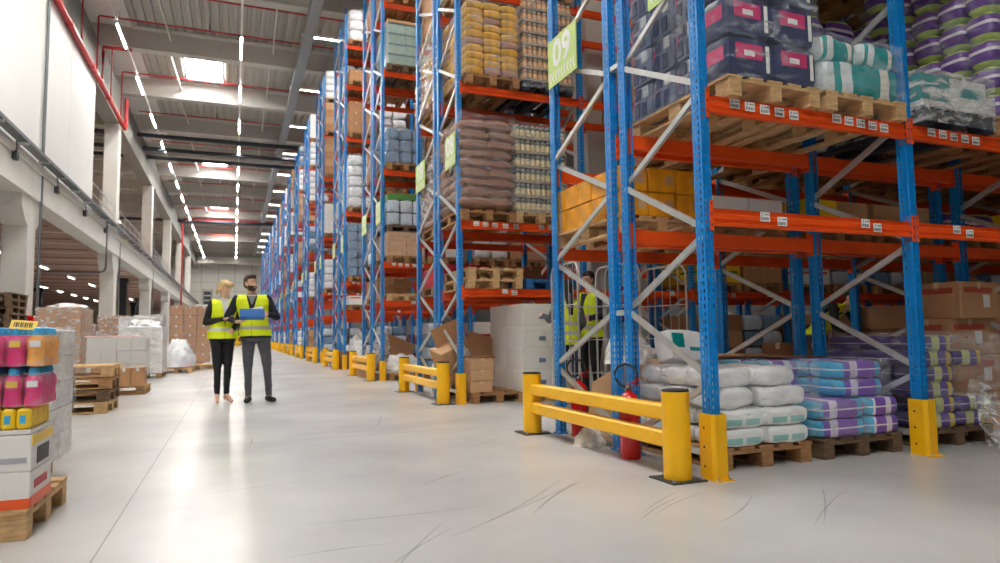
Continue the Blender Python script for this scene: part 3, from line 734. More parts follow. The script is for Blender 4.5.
LABB = mat('cream_jar_label', (222, 206, 160), .6); LABR = mat('warm_jar_label', (228, 186, 140), .6)
JT1 = jar_tray(M_GLASS, 5, 4, .395, .295, .22, LABB); JT2 = jar_tray(M_JAR2, 5, 4, .395, .295, .18, LABR)

def slot(b, s):   # X centre of a pallet place: bay b, slot s (0, 1)
    return X0+BAY*b+UW/2+.045+.4+s*.865
def load_pallets(kind, b, s, row, side, lv, lab, parts=False, dx=0, dy=0, rz=0):
    yf, lvs, nb = ROWS[row]; y = yf+.5+dy if side == 'front' else yf+1.12+.555+dy
    z = 0 if lv < 0 else lvs[lv]
    pallet(kind, slot(b, s)+dx, y, z, lab, rz, parts); return slot(b, s)+dx, y, z+.144

def adopt(o, t):
    """make o a part of t without moving it; t stands unrotated"""
    for k in ('label', 'category', 'group'):
        if k in o: del o[k]
    o.parent = t; o.location = o.location-t.location

# ================================================================== ROW 1 (nearest), front run
# --- on the floor, first bay: white and mint packs on a pallet
pallet('worn', 3.44, 4.26, 0, 'worn pallet under the white and mint packs beside the nearest front post', 0, True)
mint = [soft_mesh(.395, .30, .125, M_MINT, s, .05, .004) for s in (1, 2)]
white = [soft_mesh(.40, .30, .14, M_WPACK, s, .07, .008) for s in (3, 4)]
for k in range(2):
    for i in range(2):
        for j in range(4): 
            if i and j: continue
            O('diaper_pack', mint[(i+k) % 2], None, (3.045+.2+i*.4, 3.66+.15+j*.302, .144+.126*k), (0, 0, random.uniform(-.01, .01)),
              'white pack with mint print on the nearest floor pallet, %s layer, %s' % (ORD[k], ('front left', 'left side second', 'left side third', 'left rear')[j] if i == 0 else 'front right'), 'pack')
n = 0
for i, j, k, dx, dy, rz in ((0, 0, 0, -.03, .04, .03), (1, 0, 0, .02, .03, -.05), (0, 1, 0, -.04, .03, 0), (1, 1, 0, .03, .02, 0), (0, 2, 0, -.03, 0, 0), (0, 3, 0, 0, 0, .04), (1, 3, 0, 0, 0, 0), (1, 2, 0, 0, 0, 0),
                           (0, 0, 1, .0, .1, -.06), (1, 0, 1, .0, .09, .05), (0, 1, 1, -.02, .1, .1), (1, 1, 1, .02, .1, 0), (0, 2, 1, 0, .06, 0)):
    pos = ('front left', 'left side second', 'left side third', 'left rear')[j] if i == 0 else ('front right', 'right side second', 'right side third', 'right rear')[j]
    O('diaper_pack', white[(i+j+k) % 2], None, (3.245+i*.4+dx, 3.81+j*.302+dy, .398+.138*k), (0, 0, rz), 'plain white pack under clear film above the mint packs, %s row, %s' % (('lower', 'upper')[k], pos), 'pack')
O('diaper_pack', soft_mesh(.38, .2, .24, M_WPACK, 9, .05, .004, 7, ((-.16, -.05, -.104, -.09, .09, .2, M_TEALP), (.0, .12, -.104, -.09, .07, .1, M_TEALP))), None, (3.22, 4.28, .70), (math.radians(-14), .08, .12), 'white pack with a teal mark lying tilted on top of the white packs', 'pack')
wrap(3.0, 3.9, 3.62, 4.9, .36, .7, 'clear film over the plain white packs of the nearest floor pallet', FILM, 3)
heap(3.0, 4.75, .68, .16, .22, .24, FILM3, 'crumpled clear film on the rear of the white packs', 2)
# --- second floor pallet: purple and cyan packs
pallet('old', 4.36, 4.26, 0, 'dark worn pallet under the purple and cyan packs', 0, True)
pa = soft_mesh(.47, .32, .135, M_PUR, 5, .05, .004); pb = soft_mesh(.335, .32, .135, M_CYAN, 6, .05, .004)
for k in range(2):
    for j in range(3):
        O('diaper_pack', pa, None, (4.18, 3.83+.33*j, .144+.137*k), (0, 0, .0), 'long purple and cyan pack on the dark pallet, %s layer, %s' % (ORD[k], ('front', 'middle', 'rear')[j]), 'pack')
        O('diaper_pack', pb, None, (4.60, 3.83+.33*j, .144+.137*k), (0, 0, .02), 'short cyan and purple pack on the right of the dark pallet, %s layer, %s' % (ORD[k], ('front', 'middle', 'rear')[j]), 'pack')
        O('diaper_pack', pa, None, (4.50, 3.92+.33*j, .422+.137*k), (0, 0, .03), 'purple and cyan pack at upper right of the dark pallet, %s layer, %s' % (ORD[k+2], ('front', 'middle', 'rear')[j]), 'pack')
for k in range(2):
    for j in range(2): O('diaper_pack', pb, None, (4.09-.02*j, 4.3+.33*j, .422+.137*k), (0, 0, -.06), 'purple and cyan pack at upper left of the dark pallet, %s layer, %s' % (ORD[k+2], ('front', 'rear')[j]), 'pack')
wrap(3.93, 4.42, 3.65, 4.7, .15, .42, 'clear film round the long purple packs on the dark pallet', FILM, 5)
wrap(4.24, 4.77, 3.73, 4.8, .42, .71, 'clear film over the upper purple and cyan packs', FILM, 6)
for i, (x, y, z) in enumerate(((4.0, 4.78, .71), (4.45, 4.5, .71))):
    O('cardboard_sheet', MB().cbox(-.3, .3, -.2, .2, 0, .006, CARD3, .001), None, (x, y, z), (.0, .03, .2*i), 'loose cardboard sheet on the purple packs, %s' % ('left', 'right')[i], 'cardboard')
# --- second bay, floor: dark violet packs, loose film
pallet('old', 5.42, 4.26, 0, 'dark pallet under the violet and yellow packs right of the second front post', 0, True)
pv = soft_mesh(.40, .30, .12, M_DPUR, 8, .05, .004); pv2 = soft_mesh(.36, .30, .12, M_DPUR, 11, .05, .005)
for k in range(6):
    for j in range(3):
        for i in range(2):
            if (k >= 2 and i == 1 and k < 4 and j == 0) or (i == 1 and k > 4): continue
            O('diaper_pack', (pv, pv2)[(i+k) % 2], None, (5.22+i*.39+(.03 if k % 2 else 0), 3.82+j*.31, .144+k*.122), (0, 0, random.uniform(-.06, .06)),
              'violet pack with yellow print, %s layer, %s %s of its pallet' % (ORD[k], ('left', 'right')[i], ('front', 'middle', 'rear')[j]), 'pack')
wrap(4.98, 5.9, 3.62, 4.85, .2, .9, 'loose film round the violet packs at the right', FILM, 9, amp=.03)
def film_drape(x, y, z, w_, h, lab, seed, out=.35, M=FILM2):
    mb = MB(); k = mb.mi(M); nx, nz = 18, 22
    for j in range(nz+1):
        t = j/nz
        for i in range(nx+1):
            s = i/nx-.5; ww = w_*(.35+.65*t)
            mb.v.append((x+s*ww+.04*noise.noise(Vector((i*.5, j*.4, seed))), y-out*t**2+.07*noise.noise(Vector((i*.6, j*.15, seed+4))), max(.005, z-h*t)))
    for j in range(nz):
        for i in range(nx): mb.f.append([j*(nx+1)+i, j*(nx+1)+i+1, (j+1)*(nx+1)+i+1, (j+1)*(nx+1)+i]); mb.fm.append(k)
    return O('film_drape', mb.mesh('film_drape', True, False), label=lab, cat='plastic film')
film_drape(5.65, 3.66, .52, .55, .52, 'torn stretch film hanging from the violet packs to the floor', 3)
heap(5.78, 3.5, 0, .2, .16, .07, FILM2, 'puddle of stretch film on the floor at the right', 6)
# brown cartons behind at right
bigc = carton_mesh(.62, .42, .34, CARD, TAPE, mat('faded_red_print', (170, 70, 50), .8), WHITE)
for n, (x, y, z, r, tilt) in enumerate(((6.55, 4.3, .0, .1, 0), (7.15, 4.35, .0, -.1, 0), (6.45, 4.35, .34, 0, 0), (7.1, 4.3, .34, .12, 0), (6.35, 4.35, .68, .05, .0), (7.0, 4.35, .68, -.1, 0), (6.42, 4.3, 1.02, .1, 0), (7.05, 4.4, 1.02, 0, 0))):
    O('carton', bigc, None, (x, y, z), (0, 0, r), 'large brown carton with red print at the far right, %s of the %s pile' % (ORD[n//2] if n//2 < 3 else 'top', ('left', 'right')[n % 2]), 'carton')
# --- second level, first place: navy packs on a new pallet
pallet('new', 3.43, 4.02, 2.50, 'pale new pallet under the navy packs, second shelf at the nearest front post', 0, True)
navy = soft_mesh(.395, .29, .285, M_NAVY, 21, .04, .003, 7, ((-.13, .1, -.147, -.138, .13, .235, M_MAG), (-.06, .03, -.149, -.14, .15, .19, PAPER), (.13, .16, -.147, -.139, .05, .24, WHITE), (-.2, -.192, -.1, .08, .12, .22, M_MAG)))
navs = soft_mesh(.2, .145, .14, M_NAVY2, 22, .04, .003)
for k in range(6):
    for i in range(2): O('paper_roll_pack', navy, None, (3.235+.4*i, 3.58, 2.645+.288*k), (0, 0, 0), 'navy pack with magenta label on the pale pallet, %s layer, front %s' % (ORD[k], ('left', 'right')[i]), 'pack')
    for j in range(3): O('paper_roll_pack', soft_mesh(.39, .29, .285, M_NAVY2, 30+j, .04, .004, 7, ((-.2, -.193, -.08, -.01, .02, .14, M_NAVY), (-.2, -.193, .03, .1, .03, .15, M_NAVY), (-.2, -.193, -.1, -.03, .17, .26, PAPER), (-.2, -.193, .0, .08, .17, .26, M_NAVY), (-.2, -.193, .085, .1, .1, .2, M_MAG))) if k == 0 else bpy.data.objects['navy_ref%d' % j].data, None, (3.235, 3.875+.292*j, 2.645+.288*k), (0, 0, 0),
        'grey-blue wrapped pack on the left side of the navy load, %s layer, %s' % (ORD[k], ('front', 'middle', 'rear')[j]), 'pack') if True else None
    if k == 0:
        for j, o in enumerate([o for o in COL.objects if o.name.startswith('paper_roll_pack')][-3:]): o.name = 'navy_ref%d' % j
for j in range(3): bpy.data.objects['navy_ref%d' % j].name = 'paper_roll_pack'
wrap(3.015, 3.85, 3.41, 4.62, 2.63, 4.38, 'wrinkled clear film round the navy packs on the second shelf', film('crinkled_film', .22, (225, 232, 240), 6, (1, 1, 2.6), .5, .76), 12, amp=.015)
# --- second place: teal and white packs
pallet('new', 4.30, 4.02, 2.50, 'new pallet under the teal packs, second shelf left of the second front post', 0, True)
tealb = soft_mesh(.76, .3, .25, M_TEAL, 41, .04, .005, 9); teals = soft_mesh(.4, .3, .2, M_TEAL, 42, .07, .008); tealt = soft_mesh(.37, .3, .2, M_TEAL, 43, .07, .01)
for j in range(4):
    p = ('front', 'second', 'third', 'rear')[j]
    O('diaper_pack', tealb, None, (4.31, 3.60+.3*j, 2.645), (0, 0, 0), 'long teal and white pack lying on the pallet, bottom layer, %s' % p, 'pack')
    if j < 3:
        O('diaper_pack', teals, None, (4.10, 3.63+.32*j, 2.895), (0, .04, .05), 'small teal pack on top of the long teal packs, left, %s' % p, 'pack')
        O('diaper_pack', tealt, None, (4.51, 3.62+.32*j, 2.895), (0, .1, -.04), 'small teal pack on top of the long teal packs, right, %s' % p, 'pack')
wrap(3.9, 4.72, 3.43, 4.62, 2.63, 3.08, 'clear film round the teal and white packs', FILM, 14, amp=.02)
# --- second bay, second level
pallet('dark', 5.30, 4.02, 2.50, 'dark blue plastic pallet right of the second front post', 0, True)
for j in range(3): O('carton', MB().cbox(-.39, .39, -.195, .195, 0, .27, WCARD, .01).cbox(-.392, -.05, -.197, -.19, .06, .268, M_TEALP, .002).cbox(-.3, -.05, -.199, -.191, .1, .16, WCARD, .002).cbox(.05, .34, -.197, -.19, .12, .2, M_TEALP, .002).cbox(-.394, -.386, -.19, .19, .05, .268, M_TEALP, .002), None, (5.28, 3.63+.4*j, 2.645),
    label='wide teal and white carton on the dark pallet, %s of three' % ('front', 'middle', 'rear')[j], cat='carton')
wrap(4.87, 5.71, 3.4, 4.63, 2.52, 2.94, 'clear film over the teal and white cartons, trailing at the corner', FILM2, 15)
pallet('worn', 6.18, 4.02, 2.50, 'worn pallet under the purple roll packs at the right edge', 0, True)
roll = soft_mesh(.258, .235, .232, M_ROLL, 51, .1, .006)
stack('paper_roll_pack', [roll], (.268, .242, .238), 3, 5, 7, 5.79, 3.42, 2.645, 'purple and green roll pack on the right-hand pallet', 'pack', 'purple roll packs of the nearest rack')
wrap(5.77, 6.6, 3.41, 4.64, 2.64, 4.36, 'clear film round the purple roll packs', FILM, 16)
# ================================================================== ROW 1, back run (Y 4.6 - 5.7)
x, y, z = load_pallets('new', 0, 0, 0, 'back', 0, 'new pallet under the amber boxes on the first shelf of the rear run', True, dx=-.06)
ybx = carton_mesh(.26, .24, .2, M_YBOX, None, None, CARD2)
stack('amber_box', [ybx], (.27, .245, .207), 3, 5, 2, x-.4, y-.6, z, 'amber film-wrapped box on the rear run shelf', 'box', 'amber boxes, first shelf of the rear run')
x, y, z = load_pallets('worn', 0, 1, 0, 'back', 0, 'worn pallet under white cartons with a pink stripe, rear run', True)
pk = MB().cbox(-.19, .19, -.19, .19, 0, .22, WCARD, .006).box(-.192, .192, -.192, -.189, .05, .075, M_MAG).mesh('carton')
stack('carton', [pk], (.39, .39, .223), 2, 3, 1, x-.39, y-.59, z, 'white carton with a pink stripe on the rear run shelf', 'carton', 'pink-striped cartons')
x, y, z = load_pallets('worn', 0, 1, 0, 'back', 1, 'worn pallet under dark cartons, second shelf of the rear run', True)
stack('carton', [carton_mesh(.39, .39, .3, CARD3)], (.395, .395, .302), 2, 3, 4, x-.395, y-.6, z, 'dark brown carton on the rear run second shelf', 'carton', 'dark cartons, rear run')
_BP = {}
def block_mesh(Mt, w2=.39, d2=.58, h=.26):
    return carton_mesh(w2, d2*2, h, Mt, None) if Mt in CARTON_M else soft_mesh(w2, d2*2, h, Mt, 5, .04, .006, 5)
CARTON_M = (CARD, CARD2, CARD3, WCARD, M_REDB, M_YELP)
BKIND = {'white wrapped goods': [M_MILK], 'brown cartons': [CARD, CARD2], 'dark cartons': [CARD3, CARD], 'bottle packs': [M_WATER, M_WATER2], 'red and white cartons': [M_REDB, WCARD],
         'purple roll packs': [M_ROLL], 'yellow and brown boxes': [M_YELP, CARD], 'white cartons': [WCARD]}
def block(kind, n, x, y, z, where):
    """a banded load of goods on its own pallet, seen only small or in the dark: moves as one"""
    lab = 'pallet of %s, %s' % (kind, where)
    if (kind, n) in _BP: return copy_tree(_BP[kind, n], (x, y, z), (0, 0, 0), lab)
    t = thing('pallet_load', lab, 'pallet load', (x, y, z)); _BP[kind, n] = t; Ms = BKIND[kind]
    for k in range(n):
        for i in range(2):
            o = O('carton', block_mesh(Ms[(k+i) % len(Ms)]), t, (-.2+.4*i, 0, .146+.262*k))
    if ('worn', False) not in PAL: PAL[('worn', False)] = pallet_proto(WOOD2, False)
    O('pallet_base', PAL[('worn', False)], t); return t
KN = list(BKIND)
SH = lambda lv: 'on the floor' if lv < 0 else NTH[lv]+' shelf'
for b in (1, 2, 3, 4):
    for s in (0, 1):
        for side in ('front', 'back'):
            for lv in (-1, 0, 1, 2, 3):
                if side == 'front' and b == 1 and lv < 2: continue
                if side == 'front' and lv == 0 and b < 3: continue
                if side == 'front' and lv == -1 and b == 2: continue
                if side == 'back' and b == 1 and lv in (-1,): continue
                q = ('dark cartons', 'purple roll packs', 'brown cartons', 'dark cartons', 'yellow and brown boxes')[(b*7+s*3+lv*5+(side == 'back')*2) % 5]
                if lv == -1: q = 'dark cartons'
                if side == 'back' and lv == 1 and b < 3: q = 'purple roll packs'
                n = {-1: 4, 0: 1, 1: 5, 2: 5, 3: 4}[lv]
                block(q, n, slot(b, s), ROWS[0][0]+(.5 if side == 'front' else 1.675), 0 if lv < 0 else ROWS[0][1][lv], 'nearest row, %s run, %s bay, %s, %s' % (('near' if side == 'front' else 'far'), NTH[b], ('left', 'right')[s], SH(lv)))
for side in ('front', 'back'):
    for s in (0, 1):
        for lv in (2, 3, 4):
            if side == 'back' and lv == 1: continue
            block(('brown cartons', 'white cartons')[(lv+s) % 2], 5, slot(0, s), ROWS[0][0]+(.5 if side == 'front' else 1.675), ROWS[0][1][lv], 'nearest rack row, %s run, end bay, %s, %s' % (('near' if side == 'front' else 'far'), ('left', 'right')[s], SH(lv)))
# floor of the rear run: big box, violet packs, leaning board, bags
pallet('worn', 4.45, 5.2, 0, 'pallet under the big brown box behind the white packs', PI/2)
O('carton', carton_mesh(.72, .6, .56, CARD, TAPE, None, M_YELP), None, (4.5, 5.2, .144), (0, 0, .05), 'big brown box standing behind the white packs', 'carton')
for i, (x, y, w_, h) in enumerate(((5.2, 5.1, .5, .26), (5.75, 5.15, .5, .3))): O('carton', carton_mesh(w_, .4, h, CARD3), None, (x, y, .55 if i == 0 else .5), (0, 0, .1), 'flat brown box behind the violet packs, %s' % ('left', 'right')[i], 'carton')
pallet('old', 5.4, 5.2, 0, 'pallet at the rear under violet packs and flat boxes', PI/2)
for k in range(3):
    for i in range(2):
        O('diaper_pack', pv, None, (5.15+.42*i, 5.05, .144+.122*k), (0, 0, .05*i), 'violet pack on the rear pallet, %s layer, %s' % (ORD[k], ('left', 'right')[i]), 'pack')
for k in range(5): O('diaper_pack', pv2, None, (6.15, 5.0, .144+.122*k), (0, 0, .04*k), 'violet pack in a small rear pile, %s from the floor' % ORD[k], 'pack')
pallet('old', 6.3, 5.2, 0, 'pallet at the rear under the small violet pile', PI/2)
# leaning cardboard and bag behind the barrier
def sheet(x, y, z, w_, h, lab, rot, M=CARD2, t=.012, fold=0):
    mb = MB().cbox(-w_/2, w_/2, -t/2, t/2, 0, h, M, .003)
    if fold: mb.cbox(-w_/2, w_/2, -t/2, fold, h-.012, h, M, .003)
    return O('cardboard_sheet', mb, None, (x, y, z), rot, lab, 'cardboard')
O('cardboard_box', MB().cbox(-.3, .3, -.012, .012, 0, .5, CARD2, .004).cbox(-.3, .3, .0, .26, 0, .012, CARD2, .003).poly([(-.3, .5), (.3, .5), (.36, .72), (.1, .74)], 'y', -.01, .01, CARD2), None, (3.05, 5.0, .0), (math.radians(-14), 0, math.radians(-62)), 'opened pale cardboard box leaning behind the two extinguishers', 'cardboard')
heap(2.78, 4.98, 0, .13, .14, .15, mat('white_plastic_bag', (236, 232, 224), .4, bump=.5, var=.05), 'small white plastic bag on the floor behind the barrier', 4, 'plastic_bag', 'bag')
O('floor_film', MB().cbox(-.3, .3, -.4, .4, 0, .012, FILM2, .004), None, (3.2, 5.2, 0), (0, 0, .2), 'flat scrap of film on the floor inside the rack', 'plastic film')
heap(3.1, 4.9, 0.0, .2, .3, .12, FILM2, 'clear film scraps on the floor by the middle posts', 9)
for n, (x, y, z) in enumerate(((3.55, 5.2, 0), (3.58, 5.2, .27))): O('carton', carton_mesh(.5, .4, .26, CARD, printm=M_BSACK), None, (x, y, z+.144), (0, 0, .06*n), 'brown carton behind the white packs by the wire cage, %s' % ('lower', 'upper')[n], 'carton')
pallet('worn', 3.5, 5.2, 0, 'pallet under two brown cartons by the wire cage', 0)
heap(3.3, 5.1, .69, .22, .22, .22, FILM3, 'ball of crumpled film on the brown cartons', 12)

# fire extinguishers standing at the foot of the middle posts
def extinguisher(x, y, rz, lab):
    t = thing('fire_extinguisher', lab, 'fire extinguisher', (x, y, 0), (0, 0, rz)); r = .078
    O('cylinder', MB().lathe([(r*.9, 0), (r, .012), (r, .40), (r*.94, .435), (r*.7, .468), (r*.42, .485), (.024, .492), (.024, .505)], REDX, 28), t)
    O('label_band', MB().lathe([(r+.001, .17), (r+.001, .33)], PAPER, 28).f and MB().poly([((r+.0015)*math.cos(a), (r+.0015)*math.sin(a)) for a in [-2.4+.12*i for i in range(13)]]+[(r*.98*math.cos(a), r*.98*math.sin(a)) for a in [-2.4+.12*(12-i) for i in range(13)]], 'z', .16, .33, PAPER), t)
    v = O('valve', MB().cyl((0, 0, .5), (0, 0, .54), .02, STEEL, 12).cyl((0, 0, .53), (.0, .035, .53), .011, GALV, 10), t)
    O('gauge', MB().cyl((0, -.018, .525), (0, -.032, .525), .014, PAPER, 12), v)
    O('lever', MB().bar((0, .0, .545), (-.1, 0, .6), .024, .006, REDX, (0, 0, 1)).bar((0, .0, .535), (-.1, 0, .545), .024, .006, REDX, (0, 0, 1)), t)
    O('lever', MB().bar((.005, 0, .545), (-.085, 0, .575), .02, .006, REDX, (0, 0, 1)), t)
    pts = [(.02, 0, .52)]+[(.03+.085*math.sin(a), -.01, .56+.085*(1-math.cos(a))-.02) for a in [i*.35 for i in range(1, 7)]]+[(.035, -.02, .69), (-.02, -.03, .685), (-.06, -.04, .65)]
    pts = [(.02, 0, .525), (.07, 0, .54), (.105, -.005, .58), (.115, -.01, .63), (.09, -.02, .675), (.04, -.03, .695), (-.015, -.035, .68), (-.05, -.03, .65), (-.06, -.02, .61)]
    O('hose', MB().tube(pts, .0095, BLACK, 8), t)
    O('nozzle', MB().cyl((-.06, -.02, .61), (-.055, -.015, .54), .011, BLACK, 10, .016), t)
    return t
extinguisher(2.762, 4.33, 2.2, 'red fire extinguisher nearer the camera, behind the barrier at the middle posts')
extinguisher(2.93, 5.42, 2.4, 'red fire extinguisher farther back, beside the leaning cardboard')

# ================================================================== ROW 2
Y2, L2, _ = ROWS[1]
pallet('worn', 3.40, 9.15, 0, 'pallet under the three small cartons at the second rack row', 0, True)
c3 = carton_mesh(.32, .38, .152, CARD2)
for k in range(3): O('carton', c3, None, (3.14+.006*k, 8.76, .144+.154*k), (0, 0, .02*k), 'small brown carton in the stack of three, %s' % ('bottom', 'middle', 'top')[k], 'carton')
O('carton', carton_mesh(.34, .38, .02, CARD3), None, (3.17, 8.76, .608), (0, 0, .02), 'flat cardboard lid on the stack of three small cartons', 'cardboard')
O('carton', carton_mesh(.3, .4, .5, CARD2, None), None, (2.98, 9.3, .3), (.2, -.42, .1), 'opened brown carton leaning out beside the stack of three', 'carton')
sheet(3.2, 9.35, .15, .5, 1.0, 'tall cardboard sheet leaning behind the small cartons', (-.1, -.35, .3), CARD, .02)
sheet(3.32, 9.45, .15, .55, .8, 'broad cardboard sheet behind the tall leaning one', (-.15, .3, -.2), CARD)
heap(3.12, 9.5, .1, .22, .3, .9, FILM3, 'tall heap of crumpled film inside the second rack row', 15)
heap(3.15, 10.3, 0, .2, .4, .75, FILM3, 'heap of white film at the middle posts of the second rack row', 17)
wbx = MB().cbox(-.235, .235, -.3, .3, 0, .296, WCARD, .008).cbox(-.237, .237, -.302, .302, .225, .299, WCARD, .004).box(.02, .12, -.304, -.3, .09, .15, mat('blue_grey_print', (120, 130, 170), .6)).mesh('carton')
pallet('new', 4.05, 8.95, 0, 'pallet under the white cartons at the second rack row', 0, True)
for k in range(4):
    for i in range(2):
        for j in range(2):
            if i and j: continue
            O('carton', wbx, None, (3.89+.48*i, 8.66+.61*j, .144+.3*k), (0, 0, random.uniform(-.01, .01)), 'white carton with lid beside the woman in the vest, %s layer, %s' % (ORD[k] if k < 3 else 'top', ('front left', 'front right')[i] if not j else 'rear left'), 'carton')
sheet(3.64, 8.7, .9, .03, .4, 'red and white tape strip on the white cartons', (0, 0, 0), M_REDB, .004) if False else None
x, y, z = load_pallets('new', 0, 0, 1, 'front', 0, 'lower of two empty pallets on the first shelf of the second rack row', True)
pallet('new', x+.02, y+.02, L2[0]+.144, 'upper of two empty pallets on the first shelf of the second rack row', 0, True)
x, y, z = load_pallets('blue', 0, 1, 1, 'front', 0, 'blue empty pallet on the first shelf of the second rack row', True)
# red cartons further back on the first shelf of the back run
x, y, z = load_pallets('worn', 0, 0, 1, 'back', 0, 'pallet under the red cartons, rear run of the second rack row')
stack('carton', [carton_mesh(.39, .39, .3, M_REDB, None)], (.395, .395, .302), 2, 3, 1, x-.395, y-.6, z, 'red carton in the rear run of the second rack row', 'carton', 'red cartons')
x, y, z = load_pallets('worn', 0, 1, 1, 'back', 0, 'pallet under brown cartons, rear run of the second rack row')
stack('carton', [carton_mesh(.39, .39, .3, CARD)], (.395, .395, .302), 2, 3, 1, x-.395, y-.6, z, 'brown carton, rear run of the second rack row, first shelf', 'carton', 'brown cartons, rear run of row two')
# shelf 2: brown sacks; jars
x, y, z = load_pallets('worn', 0, 0, 1, 'front', 1, 'pallet under the brown sacks', True, dx=-.08)
bs = [sack_mesh(.43, .62, .21, M_BSACK, s) for s in (1, 2, 3)]
for k in range(9):
    for j in range(2):
        for i in range(2):
            if i and j: continue
            O('sack', bs[(k+i+j) % 3], None, (x-.2+i*.34+random.uniform(-.03, .03), y-.32+j*.6, z+k*.135), (0, 0, random.uniform(-.12, .12)), 'brown paper sack in the pile on the second shelf, %s from the shelf, %s' % (ORD[k], ('front left', 'front right')[i] if not j else 'rear left'), 'sack')
wrap(x-.43, x+.38, y-.66, y+.6, z+.1, z+1.33, 'clear film sagging round the brown sacks', FILM, 21, amp=.06)
x, y, z = load_pallets('new', 0, 1, 1, 'front', 1, 'new pallet under the glass jars on the second shelf', True, dx=-.14)
stack('jar_tray', [JT1], (.4, .3, .212), 2, 4, 6, x-.4, y-.6, z, 'tray of green glass jars on the second shelf', 'jars', 'glass jar trays, second shelf', .001)
wrap(x-.41, x+.41, y-.61, y+.61, z, z+1.3, 'clear film round the green glass jars', FILM, 22)
# shelf 3: yellow and brown sacks; amber jars
x, y, z = load_pallets('worn', 0, 0, 1, 'front', 2, 'pallet under the yellow and brown packs', True)
ys = [soft_mesh(.26, .38, .105, M, s, .035, .005, 5) for M, s in ((M_YSACK, 1), (M_YSACK, 2), (M_BSACK2, 3))]
stack('sugar_pack', [ys[0], ys[1], ys[0], ys[2]], (.265, .4, .106), 3, 3, 10, x-.4, y-.6, z, 'yellow or brown pack on the third shelf', 'pack', 'yellow and brown packs, third shelf', .008)
wrap(x-.41, x+.41, y-.61, y+.61, z, z+1.08, 'shiny film round the yellow and brown packs', FILM, 23)
x, y, z = load_pallets('dark', 0, 1, 1, 'front', 2, 'dark pallet under the amber jars on the third shelf', True)
stack('jar_tray', [JT2], (.4, .3, .178), 2, 4, 7, x-.4, y-.6, z, 'tray of amber jars on the third shelf', 'jars', 'amber jar trays, third shelf', .001)
wrap(x-.41, x+.41, y-.61, y+.61, z-.1, z+1.26, 'clear film round the amber jars', FILM, 24)
for s in (0, 1): block('brown cartons', 4, slot(0, s), Y2+.5, L2[3], 'second rack row, end bay, %s, fourth shelf' % ('left', 'right')[s])
# back run of row 2, end bay: sacks bulging in film
for lv, M in ((1, M_BSACK), (2, M_YSACK)):
    x, y, z = load_pallets('worn', 0, 0, 1, 'back', lv, 'pallet under the %s sacks of the rear run' % ('brown', 'yellow')[lv-1])
    sk = [sack_mesh(.5, .62, .2, MM, s) for s, MM in ((5, M), (6, M_BSACK2), (7, M))]
    for k in range(7):
        for j in range(2): O('sack', sk[(k+j) % 3], None, (x-.16+random.uniform(-.04, .04), y-.32+j*.6, z+k*.15), (0, 0, random.uniform(-.15, .15)), '%s sack in the rear run of the second rack row, %s up, %s' % (('brown', 'yellow')[lv-1], ORD[k], ('front', 'rear')[j]), 'sack')
    wrap(x-.48, x+.4, y-.66, y+.66, z+.05, z+1.15, 'loose film round the %s sacks of the rear run' % ('brown', 'yellow')[lv-1], FILM2, 25+lv, amp=.08)
for s in (0, 1):
    for lv in (3, 4): block('brown cartons', 4, slot(0, s), Y2+1.675, L2[lv], 'second rack row, far run, end bay, %s, %s' % (('left', 'right')[s], SH(lv)))
# the other bays of row 2, seen through the nearest row
PP = [carton_mesh(.39, .39, .3, CARD), carton_mesh(.39, .29, .22, M_YELP, None, M_GRN), soft_mesh(.39, .29, .24, M_WATER2, 3), carton_mesh(.39, .39, .3, CARD3), carton_mesh(.39, .29, .25, WCARD, None, M_ORP)]
PD = [(.395, .395, .302), (.395, .295, .222), (.395, .295, .242), (.395, .395, .302), (.395, .295, .252)]
for b in range(2, 6):
    for s in (0, 1):
        for lv in (-1, 0, 1, 2, 3):
            if lv == 0 and b in (2, 3):
                q = (1, 0, 4, 2)[(b-2)*2+s]; dm = PD[q]
                x, y, z = load_pallets('worn', b, s, 1, 'front', lv, 'pallet, second rack row, %s bay, %s, first shelf' % (NTH[b], ('left', 'right')[s]))
                nm = ['brown carton', 'yellow and green box', 'pack of clear bottles', 'dark carton', 'white and orange box'][q]+', second rack row, %s bay, %s, first shelf' % (NTH[b], ('left', 'right')[s])
                stack('carton', [PP[q]], dm, 2, int(1.2/dm[1]), 3, x-.395, y-.6, z, nm, 'carton' if q != 2 else 'pack', nm, layer_lab=False); continue
            q = ('brown cartons', 'dark cartons', 'yellow and brown boxes', 'bottle packs', 'brown cartons')[(b*3+s*2+lv+6) % 5]
            block(q, {-1: 4, 0: 2, 1: 6, 2: 4, 3: 5}[lv], slot(b, s), Y2+.5, 0 if lv < 0 else L2[lv], 'second rack row, %s bay, %s, %s' % (NTH[b], ('left', 'right')[s], SH(lv)))
for lv in (1, 2): block('dark cartons', 3, slot(1, 1)+.05, Y2+.5, L2[lv], 'second rack row, beside the pale column, %s' % SH(lv))

